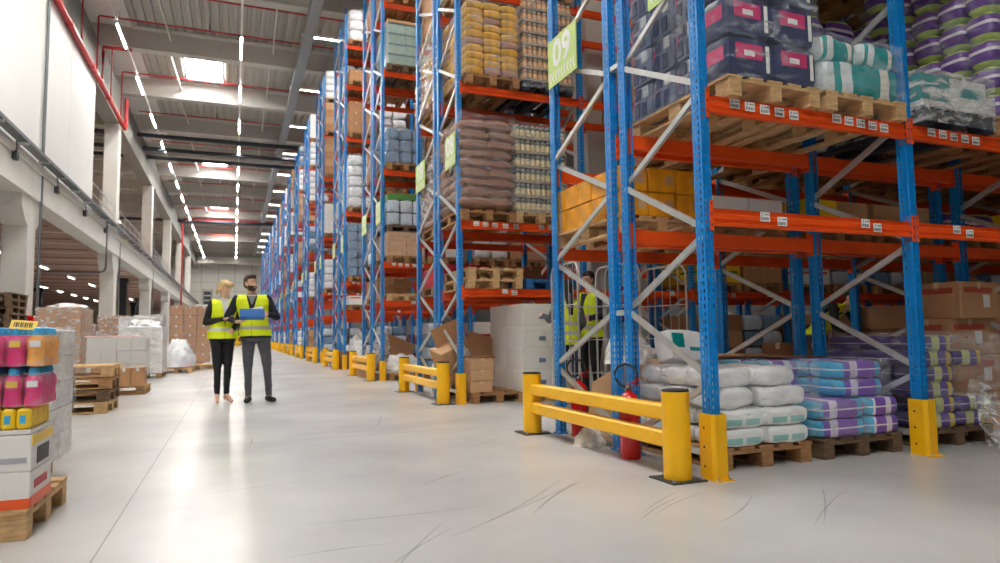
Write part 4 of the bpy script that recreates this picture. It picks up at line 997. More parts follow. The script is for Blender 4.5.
# ================================================================== ROW 3 and 4, end bays seen along the aisle
def simple_load(me, dm, row, side, s, lv, h, lab, g, cat='carton', name='carton', wr=None, kind='worn', b=0):
    where = '%s rack row, %s run' % (NTH[row], 'near' if side == 'front' else 'far')
    x, y, z = load_pallets(kind, b, s, row, side, lv, 'pallet, %s, %s' % (where, SH(lv)))
    nx, ny, nz = max(1, int(.81/dm[0])), max(1, int(1.21/dm[1])), max(1, int(h/dm[2]+.01))
    lb = '%s, %s, %s' % (lab, where, SH(lv))
    t = thing('wrapped_load', 'load of %s, %s, %s' % (lab, where, SH(lv)), 'wrapped goods', (x, y, z))
    for o in stack(name, me, dm, nx, ny, nz, x-nx*dm[0]/2, y-ny*dm[1]/2, z, lb, cat, lb, layer_lab=False): adopt(o, t)
    if wr: adopt(wrap(x-.41, x+.41, y-.61, y+.61, z, z+nz*dm[2]+.01, 'x', FILM, row*9+lv), t)
wat = soft_mesh(.265, .295, .25, M_WATER, 71, .05, .01); wat2 = soft_mesh(.265, .295, .27, M_WATER2, 72, .05, .01); milk = soft_mesh(.395, .395, .3, M_MILK, 73, .07, .008)
grn = MB().cbox(-.195, .195, -.14, .14, 0, .14, M_GRN, .006).mesh('crate'); shell = MB().cbox(-.195, .195, -.19, .19, 0, .02, M_TRAYC, .004).mesh('x')
gj = MB().cbox(-.197, .197, -.195, .195, 0, .2, mat('pale_green_glass_layer', (160, 184, 176), .2, var=.2, scale=30), .01).box(-.198, .198, -.196, .196, .2, .225, mat('teal_grey_sheet', (110, 138, 150), .6)).mesh('jar_layer')
simple_load([gj], (.397, .395, .226), 2, 'front', 0, 3, .91, 'layer of pale green jars', 'x', 'jars', 'jar_tray', kind='old')
x, y = slot(0, 0), ROWS[2][0]+.5
O('cardboard_sheet', MB().cbox(-.41, .41, -.61, .61, 0, .06, CARD2, .01), None, (x, y, 6.57+.144+.906), label='cardboard cap on the pale green jars, third rack row', cat='cardboard')
simple_load([wat], (.27, .3, .252), 2, 'front', 0, 2, .76, 'blue-grey pack of water bottles', 'x', 'bottles', 'bottle_pack', 'film round the water packs')
shc = carton_mesh(.395, .39, .1, CARD2, None)
simple_load([shc], (.397, .395, .1), 2, 'front', 0, 1, .55, 'flat brown carton under the bottles', 'x', 'carton', 'carton', 'film round the flat cartons')
x, y, z = slot(0, 0), ROWS[2][0]+.5, 2.45+.144+.5
pallet('old', x, y, z, 'pallet between the flat cartons and the bottles, third rack row')
stack('bottle_pack', [wat2], (.27, .3, .27), 3, 4, 2, x-.405, y-.6, z+.144, 'pale bottle pack on the second shelf of the third rack row', 'bottles', 'pale bottle packs, third row')
stack('crate', [grn], (.395, .285, .145), 2, 4, 1, x-.395, y-.57, z+.144+.54, 'green crate on top of the pale bottle packs', 'crate', 'green crates, third row')
load_pallets('new', 0, 0, 2, 'front', 0, 'empty pallet on the first shelf of the third rack row')
simple_load([PP[0]], PD[0], 2, 'front', 0, 4, .6, 'brown carton', 'x'); simple_load([PP[0]], PD[0], 2, 'front', 0, 5, 1.2, 'brown carton', 'x')
heap(3.35, ROWS[2][0]+.3, .12, .42, .35, .42, FILM3, 'heap of white film on the floor of the third rack row', 31)
pallet('worn', 3.4, ROWS[2][0]+.55, 0, 'pallet under the white film heap, third rack row')
sheet(3.3, ROWS[2][0]+.9, .2, .7, .7, 'brown cardboard leaning behind the white film heap', (-.2, .35, .2), CARD, .03)
O('carton', carton_mesh(.5, .5, .5, CARD2, None), None, (2.95, ROWS[2][0]+1.5, .0), (0, -.15, .3), 'brown carton at the middle posts of the third rack row', 'carton')
heap(3.0, ROWS[2][0]+.75, .35, .2, .2, .8, FILM2, 'film bunched against the third rack row', 33)
for lv, me, dm, h, lab in ((1, [milk], (.397, .397, .3), .9, 'milky wrapped block'), (2, [PP[0]], PD[0], 1.2, 'brown carton'), (3, [PP[3]], PD[3], .9, 'dark carton'), (4, [PP[0]], PD[0], .9, 'brown carton'), (0, [shc], (.397, .395, .1), .4, 'flat brown carton'), (5, [milk], (.397, .397, .3), .9, 'milky wrapped block')):
    simple_load(me, dm, 2, 'back', 0, lv, h, lab, 'x')
R4 = ((0, [PP[4]], PD[4], .5, 'white and orange box', ''), (1, [wat], (.27, .3, .252), 1.52, 'blue-grey water pack', 'film'), (2, [milk], (.397, .397, .3), 1.5, 'milky wrapped block', 'film'), (3, [PP[0]], PD[0], 1.2, 'brown carton', ''), (4, [PP[0]], PD[0], .6, 'brown carton', ''), (5, [milk], (.397, .397, .3), .9, 'white block with red bands', 'film'))
for lv, me, dm, h, lab, wr in R4: simple_load(me, dm, 3, 'front', 0, lv, h, lab, 'x', wr='film round the load' if wr else None)
for k in range(4): O('strap', MB().box(2.93, 3.74, 18.83, 18.84, 9.5+.2*k, 9.52+.2*k, M_REDB), label='red strap on the top white load of the fourth rack row, %s' % ORD[k], cat='strap')
for lv, me, dm, h in ((1, [PP[0]], PD[0], .9), (2, [milk], (.397, .397, .3), 1.5), (3, [PP[4]], PD[4], 1.0), (4, [milk], (.397, .397, .3), .9), (5, [PP[0]], PD[0], .9)): simple_load(me, dm, 3, 'back', 0, lv, h, 'packed goods', 'x')
heap(3.3, 19.2, 0, .4, .4, .95, FILM3, 'tall heap of milky film on the floor of the fourth rack row', 41)
O('carton', carton_mesh(.45, .4, .5, CARD3, None), None, (3.0, 19.1, 0), (0, 0, .3), 'open brown carton at the end of the fourth rack row', 'carton')
# rows 5 and beyond (a few pixels each)
for r in range(4, 16):
    yf, lvs, nb = ROWS[r]
    for side, yy in (('near', yf+.5), ('far', yf+1.675)):
        if r > 9 and side == 'far': continue
        for lv in range(-1, 6):
            if lv == 0: continue
            q = ('white wrapped goods', 'brown cartons', 'white wrapped goods', 'bottle packs', 'brown cartons', ('red and white cartons' if lv == 1 and r % 3 == 0 else 'white cartons'), 'white wrapped goods')[(r*5+lv*3+(side == 'far')*2) % 7]
            block(q, 4 if lv != 3 else 5, slot(0, 0)-.03, yy, 0 if lv < 0 else lvs[lv], '%s run of the %s rack row, %s' % (side, NTH[r], SH(lv)))
# inner places of rows 3-5
for r in (2, 3, 4):
    for s, b in ((1, 0), (0, 1), (1, 1)):
        for lv in (-1, 1, 2, 3, 4, 5):
            block(KN[(r*5+lv*3+b*2+s) % 5], 4, slot(b, s), ROWS[r][0]+.5, 0 if lv < 0 else ROWS[r][1][lv], '%s rack row, %s bay, %s, %s' % (NTH[r], NTH[b], ('left', 'right')[s], SH(lv)))


# ================================================================== LEFT SIDE OF THE AISLE
# near pallet with white cartons, yellow trays and bottle packs
pallet('new', -1.49, 4.21, 0, 'pale pallet under the bottle packs at the left edge', PI/2, True)
wca = MB().cbox(-.19, .19, -.19, .19, 0, .17, WCARD, .006).box(-.192, .192, -.192, -.189, .0, .045, M_ORP).box(.189, .192, -.192, .192, .0, .05, M_ORP).box(-.17, .0, -.1925, -.1895, .085, .125, mat('grey_print', (170, 172, 176), .6)).box(.188, .1925, -.13, .1, .08, .12, M_REDB).mesh('carton')
wcb = MB().cbox(-.19, .19, -.19, .19, 0, .17, WCARD, .006).box(-.15, .02, -.1925, -.1895, .03, .06, mat('grey_print', (170, 172, 176), .6)).box(.06, .17, -.1925, -.1895, .04, .065, mat('grey_print', (170, 172, 176), .6)).box(.188, .1925, -.19, .19, .12, .165, M_YELP).box(.188, .1925, -.1, .12, .02, .1, BLACK).mesh('carton')
for k in range(2):
    for i in range(3):
        for j in range(2):
            if j and i < 2: continue
            O('carton', (wca, wcb)[k], None, (-1.075-.39*i, 4.01+.39*j, .146+.172*k), label='white %s carton under the bottles, %s layer, %s' % (('orange-footed', 'grey-printed')[k], ('bottom', 'second')[k], ('right front' if i == 0 else 'middle front' if i == 1 else 'left front') if j == 0 else 'right rear'), cat='carton')
M_YTR = mat('yellow_tray_pack', (244, 206, 40), .35, var=.15, scale=8); M_SKYB = mat('sky_blue_cap', (60, 170, 222), .35); M_PINK = mat('pink_bottle_sleeve', (226, 30, 120), .25, var=.12, scale=12); M_PEACH = mat('peach_bottle_sleeve', (246, 170, 70), .25, var=.12, scale=12)
ytm = MB(); 
ytm.cbox(-.19, .19, -.19, .19, 0, .02, WCARD, .003)
for i in range(6):
    for j in range(6): 
        if i in (0, 5) or j in (0, 5): ytm.cbox(-.186+.062*i, -.128+.062*i, -.186+.062*j, -.128+.062*j, .02, .12, M_YTR, .012)
for i in range(6): ytm.box(-.17+.062*i, -.146+.062*i, -.1868, -.185, .05, .09, M_SKYB)
ytm = ytm.mesh('tray', False)
for i in range(3):
    for j in range(2):
        if j and i < 2: continue
        O('yellow_tray', ytm, None, (-1.08-.39*i, 4.01+.39*j, .492), label='tray of small yellow bottles between cartons and pink bottles, %s' % (('right front', 'middle front', 'left front')[i] if not j else 'right rear'), cat='tray')
def bottle_pack(cols, lab, loc):
    t = thing('bottle_pack', lab, 'bottles', loc)
    for i in range(3):
        for j in range(2):
            M = cols[(i) % len(cols)]; T = Matrix.Translation((-.083+.083*i, -.042+.084*j, 0))
            bo = O('bottle', MB().lathe([(.028, 0), (.038, .006), (.039, .03), (.035, .06), (.036, .08), (.0395, .11), (.036, .135), (.024, .15), (.018, .155)], M, 18, T), t)
            O('cap', MB().lathe([(.023, .148), (.024, .172), (.019, .186), (.010, .190), (.001, .191)], M_SKYB, 14, T), bo)
            if not j: O('bottle_label', MB().poly([((.0402)*math.sin(a), -.0402*math.cos(a)) for a in [-.6+.15*q for q in range(9)]]+[(.036*math.sin(.6-.15*q), -.036*math.cos(.6-.15*q)) for q in range(9)], 'z', .095, .125, (M_SKYB, M_YELP, PAPER)[i]).mesh('l').copy(), bo, (T.translation.x, T.translation.y, 0))
    t2 = wrap(-.128, .128, -.088, .088, .004, .165, 'x', FILM, 3, True, .004); t2.name = 'shrink_film'
    for k in ('label', 'category'): del t2[k]
    t2.parent = t; return t
pA = bottle_pack([M_PINK, M_PINK, M_PINK], 'six-pack of pink bottles with blue caps, lower layer, front right', (-.985, 3.925, .617))
pB = bottle_pack([M_PINK, M_PINK, M_PEACH], 'six-pack of pink and peach bottles, upper layer, front right', (-.98, 3.925, .81))
POS = [('second from right', 1, 0), ('third from right', 2, 0), ('right side, second back', 0, 1), ('second back, second from right', 1, 1)]
for nm, i, j in POS:
    copy_tree(pA, (-.985-.258*i, 3.925+.178*j, .617), (0, 0, 0), 'six-pack of pink bottles with blue caps, lower layer, '+nm)
    copy_tree(pB, (-.98-.258*i, 3.925+.178*j, .81), (0, 0, 0), 'six-pack of pink and peach bottles, upper layer, '+nm)
tg = O('price_card', MB().cbox(-.055, .055, -.002, .002, 0, .05, M_YELP, .001), None, (-.955, 3.865, .99), (math.radians(-30), .08, 0), 'yellow card with black code on the top bottle pack', 'card')
for i in range(9): O('code_bar', MB().box(-.04+.009*i, -.036+.009*i+(i % 2)*.002, -.0035, -.002, .012, .038, INK), tg)
# next pallet behind it
pallet('worn', -1.78, 5.25, 0, 'pallet behind the bottle pallet at the left', PI/2, True)
stack('white_carton', [carton_mesh(.385, .385, .17, WCARD, None)], (.39, .39, .172), 2, 2, 5, -2.05+.2, 4.86, .146, 'white carton on the second pallet at the left', 'carton', 'white cartons, second pallet', outer=True)
wrap(-1.86, -1.05, 4.85, 5.65, .15, 1.01, 'loose clear film on the second pallet at the left', FILM, 61, amp=.04)
# stack of four empty pallets and a pallet with two cartons
for k in range(4): pallet(('new', 'old', 'worn', 'new')[k], -2.07+.012*k, 10.15+.02*(k % 2), .152*k, 'empty pallet in the stack of four, %s' % ('lowest', 'second', 'third', 'topmost')[k], PI/2+.02*(k-1), True)
pallet('new', -1.97, 13.1, 0, 'pallet under two brown cartons behind the stack of empty pallets', PI/2, True)
cc = carton_mesh(.2, .38, .31, CARD, WHITE)
for i in range(2): O('carton', cc, None, (-1.68+.205*i, 12.75, .146), label='upright brown carton with white tape, %s of the pair' % ('left', 'right')[i], cat='carton')
for i in range(2): O('carton', carton_mesh(.38, .38, .31, CARD, WHITE), None, (-1.99, 12.9+.39*i, .146), label='brown carton on the left of the taped pair, %s' % ('front', 'rear')[i], cat='carton')
# white boxes load
pallet('worn', -2.3, 15.9, 0, 'pallet under the low grey-white boxes', 0); pallet('worn', -3.15, 15.9, 0, 'second pallet under the low grey-white boxes', 0)
gb = carton_mesh(.26, .38, .27, mat('grey_white_board', (206, 206, 204), .6), None)
stack('carton', [gb], (.265, .39, .272), 4, 2, 3, -2.75, 15.5, .146, 'grey-white box in the low wide stack left of the aisle', 'carton', 'low grey-white boxes')
O('cardboard_sheet', MB().cbox(-.5, .45, -.35, .35, 0, .03, mat('red_white_film', (226, 190, 190), .4, var=.2), .01), None, (-2.3, 15.9, .965), label='pinkish sheet on the grey-white boxes', cat='cardboard')
pallet('new', -2.35, 14.6, 0, 'pallet under a low layer of white boxes in front', 0)
stack('carton', [carton_mesh(.39, .39, .14, WCARD, CARD)], (.395, .395, .142), 2, 2, 1, -2.74, 14.2, .146, 'low white box with brown tape in front of the grey-white stack', 'carton', 'low white boxes in front')
def big(x, y, me, dm, nx, ny, nz, lab, wr=None, kind='worn', rz=0, M=FILM2):
    for q in range(max(1, round(nx*dm[0]/.85))): pallet(kind, x+(q-(max(1, round(nx*dm[0]/.85))-1)/2)*.85, y, 0, 'pallet under the %s%s' % (lab, '' if nx*dm[0] < 1 else ', %s' % ('left', 'right', 'farthest')[q]), 0)
    t = thing('wrapped_load', lab, 'wrapped goods', (x, y, .146))
    for o in stack('carton', me, dm, nx, ny, nz, x-nx*dm[0]/2, y-ny*dm[1]/2, .146, lab, 'carton', 'g'): adopt(o, t)
    if wr: adopt(wrap(x-nx*dm[0]/2-.02, x+nx*dm[0]/2+.02, y-ny*dm[1]/2-.02, y+ny*dm[1]/2+.02, .12, .16+nz*dm[2], wr, M, int(x*10), amp=.03), t)
big(-1.98, 18.2, [milk], (.4, .4, .26), 2, 3, 4, 'tall white film-wrapped blocks beside the aisle', 'film round the white blocks beside the aisle', M=FILM3)
heap(-2.0, 18.2, 1.19, .42, .5, .2, FILM3, 'crumpled white film on top of the white blocks', 62)
pallet('new', -1.42, 20.4, 0, 'new pallet under the white sacks', 0)
heap(-1.42, 20.4, .155, .46, .62, .74, M_MILK, 'rounded mound of goods in white film by the aisle', 71, 'wrapped_mound', 'wrapped goods', .2)
O('cardboard_sheet', MB().cbox(-.4, .38, -.6, .58, 0, .02, M_REDB, .004), None, (-1.42, 20.4, .135), label='red sheet under the white sacks', cat='cardboard')
pallet('new', -.98, 21.9, 0, 'empty pallet by the aisle before the carton wall', .2)
# wall of brown cartons
big(-1.32, 24.2, [carton_mesh(.38, .38, .292, CARD, WHITE)], (.4, .4, .302), 3, 3, 6, 'high wall of white-taped brown cartons behind the woman', 'film bands round the high carton wall', M=FILM)
big(-2.55, 24.4, [carton_mesh(.39, .39, .3, CARD, WHITE)], (.395, .395, .302), 2, 3, 5, 'white-taped brown carton stack left of the high carton wall', 'film round the stack left of the high wall', M=FILM3)
big(-3.4, 16.9, [carton_mesh(.39, .39, .24, CARD)], (.395, .395, .242), 2, 3, 6, 'tall wrapped stack of reddish brown cartons by the nearest column', 'film on the tall stack by the near column', M=FILM2)
heap(-3.35, 16.9, 1.6, .35, .4, .12, FILM3, 'white film lying on the tall brown stack', 64)
big(-3.3, 23.0, [carton_mesh(.39, .39, .24, CARD, WHITE)], (.395, .395, .242), 2, 3, 6, 'stack of taped brown cartons before the second column', 'film on the stack before the second column')
big(-4.1, 21.5, [carton_mesh(.39, .39, .24, mat('pinkish_carton', (196, 140, 130), .7), WHITE)], (.395, .395, .242), 2, 3, 5, 'pinkish carton stack at the mezzanine edge', 'film on the pinkish stack')
big(-2.5, 21.3, [milk], (.4, .4, .27), 2, 3, 5, 'white wrapped blocks behind the grey-white boxes', 'film on the rear white blocks', M=FILM3)
big(-3.3, 27.5, [carton_mesh(.39, .39, .3, CARD, WHITE)], (.395, .395, .302), 3, 2, 5, 'far carton stack by the second column', 'film on the far stack by the second column')
big(-6.5, 22.0, [carton_mesh(.39, .39, .3, CARD)], (.395, .395, .302), 3, 2, 4, 'brown cartons standing below the mezzanine', 'film on the cartons below the mezzanine')
big(-8.2, 27.0, [carton_mesh(.39, .39, .3, CARD3)], (.395, .395, .302), 3, 2, 4, 'dark cartons far below the mezzanine', None)
# crates of dark wood beside the near column (left edge)
for k in range(13): pallet('old', -4.78, 17.4, .15*k, 'dark empty pallet in the high stack before the near column, %s' % (ORD[k]+' from below' if k < 12 else 'topmost'), .03*math.sin(k*2), False)
for k in range(5): pallet('old', -6.5, 19.7, .15*k, 'dark empty pallet in the low stack under the mezzanine, %s from below' % ORD[k], 0)
# goods and far people-height things on the mezzanine edge
for i in range(5): O('carton', carton_mesh(.8, .8, 1.0, (CARD, M_YELP, M_REDB, M_ORP, WCARD)[i], None), None, (-5.6, 35.5+3.2*i, 5.0), label='%s box standing on the mezzanine floor' % ('brown', 'yellow', 'red', 'orange', 'white')[i], cat='carton')
for i in range(2):
    t = thing('shelf_rack', 'small grey shelf unit on the end mezzanine, %s' % ('left', 'right')[i], 'shelf', (-3.1+2*i, 88.5, 4.8))
    for x in (-.5, .5): O('side_frame', MB().box(x-.03, x+.03, -.3, .3, 0, 2, STEEL), t)
    for z in (.1, .7, 1.3, 1.9): O('shelf', MB().box(-.5, .5, -.3, .3, z, z+.04, ZINC), t)
    for q in range(3): O('carton', carton_mesh(.8, .5, .4, (STEEL, CARD)[i], None), None, (-3.1+2*i, 88.5, 4.94+.6*q), label='%s box on the %s end mezzanine shelf, %s' % (('dark', 'brown')[i], ('left', 'right')[i], ORD[q]), cat='carton')
t = thing('end_barrier', 'yellow barrier far away at the end of the main aisle', 'barrier', (.3, 70, 0))
for x in (-.9, 0, .9): O('post', MB().box(x-.1, x+.1, -.1, .1, 0, 1.1, YEL), t)
for z in (.3, .8): O('rail', MB().box(-1, 1, -.06, .06, z, z+.2, YEL), t)

# ================================================================== WIRE ROLL CAGES
def cage(x, y, rz, lab):
    t = thing('roll_cage', lab, 'roll cage', (x, y, 0), (0, 0, rz)); W, D, H = .35, .4, 1.72
    O('base', MB().cbox(-W, W, -D, D, .15, .18, GALV, .005), t)
    for sx in (-1, 1):
        s = MB(); s.tube([(sx*W, -D, .17), (sx*W, -D, H-.1), (sx*W, -D+.05, H-.02), (sx*W, -D+.12, H), (sx*W, D-.12, H), (sx*W, D-.05, H-.02), (sx*W, D, H-.1), (sx*W, D, .17)], .0125, GALV, 8)
        for k in range(1, 6): s.cyl((sx*W, -D+2*D*k/6, .17), (sx*W, -D+2*D*k/6, H), .005, GALV, 6)
        for z in (.45, .85, 1.25): s.cyl((sx*W, -D, z), (sx*W, D, z), .007, GALV, 6)
        O('side_panel', s, t)
    s = MB()
    for k in range(1, 6): s.cyl((-W+2*W*k/6, D, .17), (-W+2*W*k/6, D, H-.3), .005, GALV, 6)
    for z in (.45, .85, 1.25): s.cyl((-W, D, z), (W, D, z), .007, GALV, 6)
    O('back_panel', s, t)
    for sx in (-1, 1):
        for sy in (-1, 1):
            c = O('caster', MB().cyl((sx*(W-.06)-.015, sy*(D-.07), .055), (sx*(W-.06)+.015, sy*(D-.07), .055), .055, BLACK, 16), t)
            O('fork', MB().box(sx*(W-.06)-.022, sx*(W-.06)-.017, sy*(D-.07)-.02, sy*(D-.07)+.02, .05, .15, GALV).box(sx*(W-.06)+.017, sx*(W-.06)+.022, sy*(D-.07)-.02, sy*(D-.07)+.02, .05, .15, GALV), c)
cage(4.5, 6.75, .12, 'wire roll cage standing behind the leaning film, nearer the pale column')
cage(3.85, 6.75, -.1, 'wire roll cage in front of the man in the vest behind the racks')

# ================================================================== PEOPLE
def V(*a): return Vector(a)
class Blob:
    """a body as one surface: tapered limbs and ellipsoids fused with a voxel remesh"""
    def __init__(s): s.b = bmesh.new()
    def ell(s, c, r, rot=None):
        T = Matrix.Translation(c) @ (rot.to_matrix().to_4x4() if rot else Matrix.Identity(4)) @ Matrix.Diagonal((r[0], r[1], r[2], 1))
        bmesh.ops.create_uvsphere(s.b, u_segments=20, v_segments=12, radius=1, matrix=T); return s
    def cap(s, p0, p1, r0, r1, flat=1.0, side=None):
        p0, p1 = Vector(p0), Vector(p1); d = p1-p0; L = d.length; q = d.to_track_quat('Z', 'Y').to_matrix().to_4x4()
        if side is not None:
            z = d.normalized(); x = Vector(side); y = z.cross(x).normalized(); x = y.cross(z); q = Matrix((x, y, z)).transposed().to_4x4()
        T = Matrix.Translation(p0) @ q @ Matrix.Diagonal((1, flat, 1, 1))
        n = 18; rings = []
        prof = [(r0*math.cos(a), r0*math.sin(a)) for a in [-PI/2+.01+PI/2*i/5 for i in range(6)]]+[(r1*math.cos(a), L+r1*math.sin(a)) for a in [PI/2*i/5 for i in range(5)]+[PI/2-.01]]
        for r, z in prof: rings.append([s.b.verts.new(T @ V(r*math.cos(2*PI*i/n), r*math.sin(2*PI*i/n), z)) for i in range(n)])
        for a, b_ in zip(rings, rings[1:]):
            for i in range(n): s.b.faces.new((a[i], a[(i+1) % n], b_[(i+1) % n], b_[i]))
        s.b.faces.new(rings[0][::-1]); s.b.faces.new(rings[-1]); return s
    def loft(s, secs):
        """stacked elliptic sections (centre, rx, ry) along z, capped"""
        n = 28; rings = []
        for c, rx, ry in secs:
            rings.append([s.b.verts.new(V(c[0]+rx*math.copysign(abs(math.cos(2*PI*i/n))**.85, math.cos(2*PI*i/n)), c[1]+ry*math.copysign(abs(math.sin(2*PI*i/n))**.85, math.sin(2*PI*i/n)), c[2])) for i in range(n)])
        for a, b_ in zip(rings, rings[1:]):
            for i in range(n): s.b.faces.new((a[i], a[(i+1) % n], b_[(i+1) % n], b_[i]))
        s.b.faces.new(rings[0][::-1]); s.b.faces.new(rings[-1]); return s
    def done(s, name, mats, voxel=.008, smooth=4, pick=None, cut=None, wrinkle=0):
        bmesh.ops.recalc_face_normals(s.b, faces=s.b.faces[:])
        me = bpy.data.meshes.new(name); s.b.to_mesh(me); s.b.free(); o = bpy.data.objects.new(name, me)
        r = o.modifiers.new('r', 'REMESH'); r.mode = 'VOXEL'; r.voxel_size = voxel; r.use_smooth_shade = True
        sm = o.modifiers.new('s', 'SMOOTH'); sm.iterations = smooth; sm.factor = .5
        m2 = evaluated(o); m2.name = name
        m2.materials.clear()
        for M in mats: m2.materials.append(M)
        if wrinkle:
            vs = [(v.co.copy(), v.normal.copy()) for v in m2.vertices]
            m2.vertices.foreach_set('co', [x for c, n_ in vs for x in c+n_*(noise.noise(c*11)+.5*noise.noise(V(c.x*20, c.y*20, c.z*38)))*wrinkle])
        if cut:
            b = bmesh.new(); b.from_mesh(m2); bmesh.ops.delete(b, geom=[f for f in b.faces if cut(f.calc_center_median())], context='FACES')
            bd_ = [v for v in b.verts if v.is_boundary]
            for _ in range(10):
                nw = [(v, [e.other_vert(v).co.copy() for e in v.link_edges if e.is_boundary]) for v in bd_]
                for v, q in nw:
                    if len(q) == 2: v.co = v.co*.4+(q[0]+q[1])*.3
            b.to_mesh(m2); b.free()
        if pick:
            for p in m2.polygons: p.material_index = pick(p.center)
        m2.polygons.foreach_set('use_smooth', [True]*len(m2.polygons)); m2.update(); return m2
def hand(B, w_, d, palm_n, s=1.0, curl=.5, thumb=1):
    """palm and five fingers from wrist w_ pointing along d; palm_n = palm normal (fingers curl towards it)"""
    w_ = Vector(w_); d = Vector(d).normalized(); n = Vector(palm_n); n = (n-d*n.dot(d)).normalized(); a = d.cross(n).normalized()
    B.cap(w_-d*.02, w_+d*.02, .024*s, .026*s, .75, a)
    B.cap(w_+d*.02*s+a*.018*s, w_+d*.085*s+a*.022*s, .018*s, .016*s, .8, a); B.cap(w_+d*.02*s-a*.018*s, w_+d*.08*s-a*.022*s, .018*s, .015*s, .8, a); B.cap(w_+d*.02*s, w_+d*.085*s, .02*s, .018*s, .8, a)
    for i, (off, L) in enumerate(((.031, .066), (.011, .076), (-.010, .072), (-.030, .056))):
        p = w_+d*(.085-.004*abs(i-1.3))*s+a*off*s; dd = d.copy(); L *= s
        for seg, r0, r1 in ((.42, .0088, .0082), (.33, .0082, .0076), (.25, .0076, .0066)):
            dd = (dd+n*curl*(.8+.1*i)).normalized(); q = p+dd*L*seg; B.cap(p, q, r0*s, r1*s); p = q
    p = w_+d*.03*s+a*.034*s*thumb; dd = (d*.7+a*thumb*.75+n*.35).normalized(); q = p+dd*.038*s; B.cap(p-dd*.012*s, q, .0125*s, .0105*s)
    dd = (dd+d*.4+n*.3).normalized(); B.cap(q, q+dd*.03*s, .0105*s, .0085*s)
def head(B, c, fw, up, s=1.0, fem=False):
    """head fused to the body: skull, jaw, nose, ears, lips, brow; c = centre of the skull at eye height"""
    c = Vector(c); fw = Vector(fw).normalized(); up = Vector(up); up = (up-fw*up.dot(fw)).normalized(); rt = fw.cross(up)
    R = Matrix((rt, fw, up)).transposed(); q = R.to_quaternion(); P = lambda x, y, z: c+R @ V(x*s, y*s, z*s)
    B.ell(P(0, -.012, .035), (.072*s, .092*s, .084*s), q); B.ell(P(0, .02, -.03), (.058*s, .066*s, .075*s), q); B.ell(P(0, .042, -.085), (.036*s, .036*s, .03*s), q)
    B.cap(P(0, .082, .008), P(0, .104, -.030), .009*s, .013*s); B.ell(P(0, .082, -.058), (.022*s, .012*s, .007*s), q); B.ell(P(0, .08, -.069), (.019*s, .012*s, .007*s), q)
    for k in (-1, 1):
        B.ell(P(k*.074, -.008, -.008), (.010*s, .019*s, .032*s), q); B.ell(P(k*.03, .068, .017), (.022*s, .012*s, .008*s), q); B.ell(P(k*.034, .055, -.03), (.022*s, .02*s, .022*s), q)
        B.ell(P(k*.012, .094, -.036), (.009*s, .009*s, .007*s), q)
    return P, q
def face_bits(par, P, q, s, brow, iris=(70, 50, 36), lip=(176, 90, 84)):
    e = MB(); ei = MB(); eb = MB(); R = q.to_matrix().to_4x4()
    for k in (-1, 1):
        e.lathe([(.001, -.006), (.006, -.004), (.0085, 0), (.006, .004), (.001, .006)], mat('eye_white', (200, 190, 182), .3), 12, Matrix.Translation(P(k*.030, .0715, -.0005)) @ R)
        ei.lathe([(.001, -.005), (.005, -.003), (.0055, 0), (.005, .003), (.001, .005)], mat('iris%d' % iris[0], iris, .2), 10, Matrix.Translation(P(k*.030, .0805, -.0005)) @ R)
        eb.cap = None
        eb.tube([P(k*.013, .088, .021), P(k*.03, .086, .027), P(k*.05, .072, .02)], .0032*s, brow, 6)
    O('eye', e, par); O('iris', ei, par); O('eyebrow', eb, par)
    O('mouth', MB().tube([P(-.02, .0885, -.063), P(0, .0945, -.0625), P(.02, .0885, -.063)], .003*s, mat('lip%d' % lip[0], lip, .4), 6), par)

HAIR_D = mat('dark_brown_hair', (66, 48, 38), .5, var=.35, scale=20, bump=.5, stretch=(3, 3, .6)); HAIR_B = mat('blonde_hair', (222, 190, 140), .45, var=.25, scale=18, bump=.5, stretch=(3, 3, .6)); HAIR_K = mat('black_hair', (24, 20, 20), .4, var=.3, scale=18, bump=.5, stretch=(3, 3, .6))
CL_DARK = mat('black_suit_cloth', (24, 25, 30), .75, var=.15, scale=10); CL_GREY = mat('charcoal_trouser_cloth', (84, 84, 92), .8, var=.12, scale=9); CL_JEAN = mat('dark_blue_denim', (40, 52, 84), .8, var=.2, scale=12); CL_NAVY = mat('navy_knit', (24, 28, 46), .8)
SHIRT = mat('white_blouse', (236, 236, 238), .6); SHIRTG = mat('grey_check_shirt', (120, 128, 130), .7, var=.3, scale=60); NUDE = mat('nude_leather', (214, 164, 136), .35)

